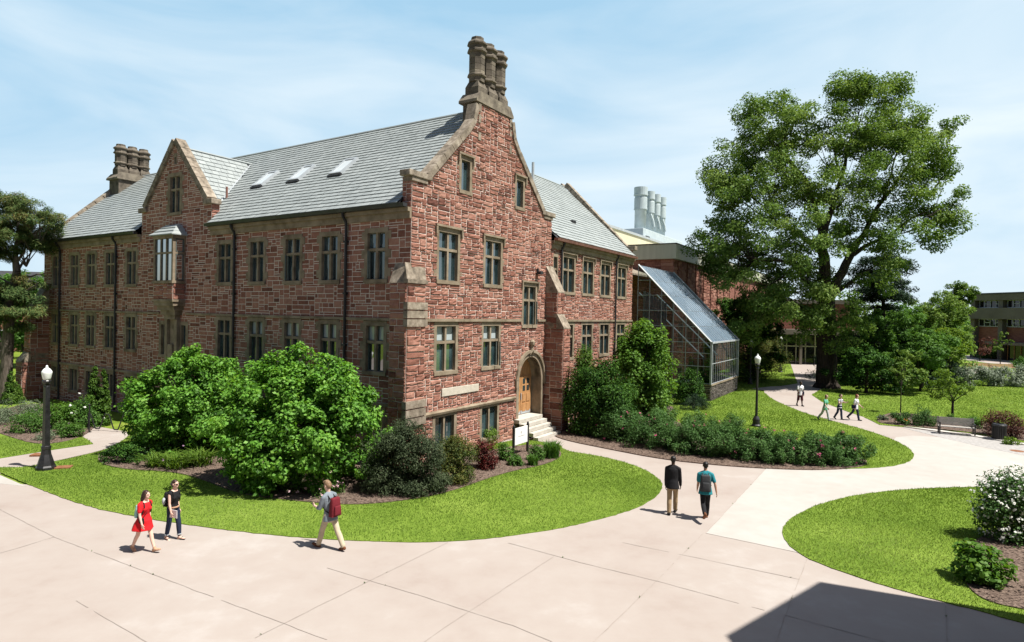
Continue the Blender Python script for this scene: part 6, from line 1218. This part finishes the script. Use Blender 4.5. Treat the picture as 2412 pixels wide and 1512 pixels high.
    # top
    if dress is None:
        bm = bmesh.new(); torso(bm, .017, -.06 if long_top else .0, .50 if female else .52)
        loft(bm, [P(-.02, (-.13 if long_top else -.03)), P(-.004, .10)], [((.182 if female else .203) * torso_w * k, (.158 if long_top else .135) * k), ((.15 if female else .16) * torso_w * k, .125 * k)], n=16, cap=.1)
        if sleeve > 0: [arm(bm, sd, .016, sleeve) for sd in (1, -1)]
        sh_ = skin_mesh('shirt', bm, top, t, .0125, 2)
        if stripes:
            zs = np.array([v.co.z for v in sh_.data.vertices]); sh_.data.materials.append(MATS[stripes]); idx = [1 if int((sum(zs[v] for v in pl.vertices) / len(pl.vertices) - base.z) / .055) % 2 else 0 for pl in sh_.data.polygons]; sh_.data.polygons.foreach_set('material_index', idx)
        bm = bmesh.new(); loft(bm, [P(-.002, -.09), P(-.008, -.02), P(-.003, .07)], [((.15 if not female else .155) * k, .11 * k), ((.165 if female else .155) * torso_w * k, .127 * k), (.145 * torso_w * k, .115 * k)], n=16)
        [ball(bm, P(-.048, -.03, sd * .06), .088 * k) for sd in (1, -1)]
        for sd in (1, -1): leg(bm, sd, .016 if leg_len > .5 else .03, leg_len if leg_len < .95 else .97, .012 if leg_len >= .95 else (.004 if leg_len > .5 else .03))
        skin_mesh('trousers' if leg_len > .5 else 'shorts', bm, bottom, t, .0125, 2)
        if cuff:
            c_ = MB()
            for sd in (1, -1): hp, kp, an, fd = J[sd]; c_.tube([kp + (an - kp) * .8, kp + (an - kp) * .88], .064 * k, 12)
            c_.build('cuffs', 'cloth_palegrey', t, True)
    else:
        bm = bmesh.new(); torso(bm, .017, .06, .50); n_ = 24; rings = []
        for z, w, d in ((.18, .138, .115), (.10, .16, .14), (.0, .20, .19), (-.12, .235, .235), (-.27, .275, .275)):
            rings.append([bm.verts.new(P(0.0, z) + V3((math.sin(2 * math.pi * q / n_) * d * (1 + (.06 * math.sin(q * 2 * math.pi * 5 / n_) if z < .05 else 0)) - (.03 if z < -.1 else 0), math.cos(2 * math.pi * q / n_) * w * (1 + (.06 * math.sin(q * 2 * math.pi * 6 / n_) if z < .05 else 0)), 0)) * k) for q in range(n_)])
        for r0, r1 in zip(rings[:-1], rings[1:]):
            for q in range(n_): bm.faces.new((r0[q], r1[q], r1[(q + 1) % n_], r0[(q + 1) % n_]))
        bm.faces.new(rings[0]); bm.faces.new(rings[-1][::-1]); [arm(bm, sd, .016, .62) for sd in (1, -1)]; skin_mesh('dress', bm, dress, t, .0125, 2)
    for sd in (1, -1):
        bm = bmesh.new(); foot(bm, sd, .009); hp, kp, an, fd = J[sd]
        if foot_bare:
            bm.free(); bm = bmesh.new(); dn = (V3((0, 0, -1)) + fd * fd.z).normalized(); loft(bm, [an - fd * .05 * k + dn * .072 * k, an + fd * .06 * k + dn * .074 * k, an + fd * .185 * k + dn * .078 * k], [(.036 * k, .010 * k), (.042 * k, .009 * k), (.04 * k, .008 * k)]); loft(bm, [an + fd * .10 * k + dn * .03 * k + V3((0, .048 * k, -.02 * k)), an + fd * .10 * k + dn * .018 * k, an + fd * .10 * k + dn * .03 * k + V3((0, -.048 * k, -.02 * k))], [.012 * k, .012 * k, .012 * k], hint=(1, 0, 0)); loft(bm, [an + V3((0, .04 * k, -.02 * k)), an + fd * .045 * k + dn * .01 * k, an + V3((0, -.04 * k, -.02 * k))], [.010 * k] * 3, hint=(1, 0, 0))
        skin_mesh('shoe', bm, shoes, t, .009, 1)
    t['_'] = 0; del t['_']; return t, P, AR, hv, k
def carry(name, label, cat, t, mbs):
    """a thing a person carries: top-level, placed in that person's frame"""
    o = thing(name, label, cat, tuple(t.location), t.rotation_euler[2], {'backpack': 'backpacks', 'bag': 'bags'}.get(cat))
    for nm, b, m, sm in mbs: b.build(nm, m, o, sm)
    return o
def backpack(label, t, P, k, m, m2, w=.28, h=.42, d=.15, z=.27, off=0.0, x=0.0, bottle=None, lower=None):
    a = P(-.12 - d / 2 + x, z, off); ax = (P(0, .3) - P(0, 0)).normalized(); rot = ax.to_track_quat('Z', 'X').to_matrix()
    def bx(c, s, bev):
        bm = bmesh.new(); bmesh.ops.create_cube(bm, size=1)
        for v in bm.verts: v.co = Vector((v.co.x * s[0] * (1 if v.co.z < 0 else .72), v.co.y * s[1] * (1 if v.co.z < 0 else .82), v.co.z * s[2]))
        bmesh.ops.bevel(bm, geom=bm.edges[:], offset=bev, segments=3, affect='EDGES', profile=.5)
        for v in bm.verts: v.co += Vector(c)
        return bm
    b1, b2, b3 = MB(), MB(), MB(); T = lambda x, y, z: tuple(Vector((x, y, z)) * k + a)
    b1.bm(bx((0, 0, 0), (d, w, h), .045), T=T); b2.bm(bx((-d / 2 - .015, 0, -h * .16), (.07, w * .74, h * .5), .028), T=T); b2.bm(bx((0, 0, -h * .44), (d * 1.02, w * 1.02, h * .12), .02), T=T)
    for sd in (1, -1): b3.tube([T(d / 2, sd * .085, h * .40), P(-.02, .535, sd * .085 / 1), P(.085, .50, sd * .095), P(.125, .40, sd * .105), P(.09, .22, sd * .135), P(-.04, .14, sd * .16), T(d / 2, sd * .1, -h * .36)], .017 * k, 6)
    b3.tube([T(.02, .04, h * .5), T(.02, 0, h * .56), T(.02, -.04, h * .5)], .01 * k, 5)
    l = [('bag', b1, m, True), ('front_pocket', b2, lower or m, True), ('straps', b3, m2, True)]
    if bottle: b4 = MB(); bb_ = bmesh.new(); ball(bb_, T(-.0, w * .56 * bottle, -h * .1), (.045, .045, .1)); b4.bm(bb_); l.append(('bottle', b4, 'cloth_palegrey', True))
    return carry('backpack', label, 'backpack', t, l)
at_ = lambda x, y: math.atan2(y, x)
# 1 woman in red
p = G(338, 1299); t, P, A, hv, k = person('woman in a short red dress with loose brown hair, walking right on the paving', p, at_(.93, -.36), 1.60, ((24, 4, 4), (-16, 14, -4)), ((-14, 5, 18), (10, 5, 14)), 'skin_fair', 'hair_brown', None, None, 'leather_tan', female=True, dress='cloth_red', hair_style='long', torso_w=1.1, foot_bare=False, lean=4, head_yaw=12)
backpack('mint green backpack worn by the woman in the red dress', t, P, k, 'cloth_mint', 'leather_black', w=.27, h=.36, d=.13, z=.24)
b = MB(); s_ = P(.10, .02, -.155); b.bevbox(tuple(Vector(s_) - Vector((.075, .03, .075))), tuple(Vector(s_) + Vector((.075, .03, .075))), .02); b2 = MB(); b2.tube([P(.10, .06, -.16), P(.125, .2, -.04), P(.135, .36, .03), P(.06, .52, .09), P(-.06, .5, .1), P(-.13, .3, .0), P(-.06, .1, -.165), P(.04, .05, -.185)], .008, 5); carry('shoulder_bag', 'small black bag hanging at the hip of the woman in red', 'bag', t, [('pouch', b, 'leather_black', True), ('strap', b2, 'leather_black', True)])
# 2 woman in black
p = G(407, 1270); t, P, A, hv, k = person('woman in a black sleeveless top, dark jeans and sunglasses, walking right', p, at_(.93, -.36), 1.62, ((16, 10, 2), (-8, 6, -2)), ((-10, 4, 22), (6, 4, 12)), 'skin_fair', 'hair_brown', 'cloth_black', 'cloth_denim', 'leather_black', female=True, sleeve=0, long_top=False, hair_style='bun', leg_len=.86, cuff=True, foot_bare=True, torso_w=1.0, head_yaw=5)
g_ = MB(); [g_.tube([hv(.094, sd * .012, .012), hv(.094, sd * .052, .012)], .018 * k, 8) for sd in (1, -1)]; [g_.tube([hv(.09, sd * .055, .016), hv(-.01, sd * .082, .018)], .005 * k, 5) for sd in (1, -1)]; o = g_.build('sunglasses', 'leather_black', t)
bl_ = MB(); bl_.tube([P(.0, .045), P(0, .075)], [.158 * k, .155 * k], 16); bl_.build('belt', 'leather_tan', t)
backpack('black backpack with a white bottle worn by the woman in black', t, P, k, 'cloth_black', 'leather_black', w=.28, h=.42, d=.17, z=.26, bottle=-1)
w_r = A[-1][2]; b = MB(); b.box((w_r.x - .13, w_r.y + .035, w_r.z - .15), (w_r.x + .17, w_r.y + .05, w_r.z + .06)); carry('papers', 'white folder of papers held low by the woman in black', 'papers', t, [('sheets', b, 'paper_white', False)])
# 3 man with the red backpack
p = G(776, 1292); t, P, A, hv, k = person('man in a grey shirt and beige trousers looking down at his phone, striding left', p, at_(-.84, .54), 1.83, ((24, 4, 6), (-25, 8, -18)), ((16, 10, 78), (18, 10, 80)), 'skin_fair', 'hair_sand', 'cloth_grey', 'cloth_beige', 'leather_brown', sleeve=1.35, hair_style='quiff', lean=6, head_pitch=22, head_yaw=6)
backpack('dark red and black backpack worn by the striding man', t, P, k, 'cloth_maroon', 'leather_black', w=.31, h=.47, d=.17, z=.24, lower='cloth_maroon')
w_l = A[1][2] + A[1][3] * .10; b = MB(); b.bevbox((w_l.x - .035, w_l.y - .06, w_l.z + .012), (w_l.x + .09, w_l.y + .01, w_l.z + .024), .004); carry('phone', 'dark phone in the hands of the man with the red backpack', 'phone', t, [('case', b, 'leather_black', False)])
# 4 man in black sweater, 5 man in teal
p = G(1583, 1210); person('man in a black sweater and khaki trousers seen from behind, hand at his pocket', p, at_(.30, .95), 1.84, ((-8, 4, -2), (16, 6, 4)), ((-4, 3, 12), (8, 6, 12)), 'skin_dark', 'hair_black', 'cloth_black', 'cloth_khaki', 'leather_black', sleeve=1.97, lean=1, torso_w=1.02)
p = G(1660, 1222); t, P, A, hv, k = person('man in a teal T-shirt and black trousers walking away beside the black sweater', p, at_(.16, .98), 1.78, ((-22, 42, -18), (14, 3, 2)), ((10, 3, 20), (-12, 18, 10)), 'skin_tan', 'hair_black', 'cloth_teal', 'cloth_black', 'leather_brown', sleeve=.7, lean=4, torso_w=1.08)
backpack('charcoal grey backpack worn by the man in teal', t, P, k, 'cloth_charcoal', 'cloth_charcoal', w=.33, h=.5, d=.18, z=.25, off=.03)
# 6-9 people on the curved path
p = G(1943, 991); person('person in a pale green T-shirt and grey trousers on the curved path', p, at_(.55, -.83), 1.66, ((18, 4, 3), (-22, 16, -8)), ((-16, 8, 16), (18, 8, 24)), 'skin_fair', 'hair_sand', 'cloth_green', 'cloth_palegrey', 'leather_black', sleeve=.6, vx=.012, hair_style='bob', female=True)
p = G(1977, 988); person('person in a navy and white striped top on the curved path', p, at_(.45, -.89), 1.62, ((10, 4, 2), (-12, 20, -6)), ((30, 20, 80), (28, 22, 84)), 'skin_fair', 'hair_brown', 'cloth_navy', 'cloth_denim', 'leather_black', sleeve=.4, vx=.012, hair_style='bun', female=True, stripes='cloth_white')
p = G(2015, 990); t, P, A, hv, k = person('red-haired person in a white top and dark trousers on the curved path', p, at_(.6, -.8), 1.66, ((14, 4, 2), (-24, 18, -10)), ((10, 10, 40), (-8, 8, 20)), 'skin_fair', 'hair_red', 'cloth_white', 'cloth_denim', 'leather_black', sleeve=.7, vx=.012, hair_style='bob', female=True, torso_w=1.12)
b = MB(); b.tube([P(-.1, .5, .09), P(.07, .5, .08), P(.10, .3, -.02), P(-.02, .08, -.17)], .012, 5); b3 = MB(); q = P(-.04, .02, -.2); b3.bevbox((q.x - .13, q.y - .05, q.z - .12), (q.x + .13, q.y + .05, q.z + .12), .03); carry('handbag', 'blue-black handbag at the hip of the person in the white top', 'bag', t, [('pouch', b3, 'cloth_navy', True), ('strap', b, 'leather_black', True)])
p = G(1884, 956); t, P, A, hv, k = person('man in a white T-shirt and dark red shorts walking out of the elm shade', p, at_(.1, -1), 1.80, ((12, 4, 2), (-10, 14, -4)), ((-8, 10, 14), (10, 10, 16)), 'skin_dark', 'hair_black', 'cloth_white', 'cloth_wine', 'leather_black', sleeve=.6, vx=.012, leg_len=.08)
b = MB(); b.tube([P(-.08, .52, -.09), P(.06, .52, -.08), P(.14, .32, .0), P(.06, .06, .16)], .018, 5); b3 = MB(); q = P(.0, .0, .2); b3.bevbox((q.x - .13, q.y - .045, q.z - .12), (q.x + .13, q.y + .045, q.z + .12), .03); carry('messenger_bag', 'dark messenger bag slung across the man in the white T-shirt', 'bag', t, [('pouch', b3, 'cloth_navy', True), ('strap', b, 'cloth_navy', True)])
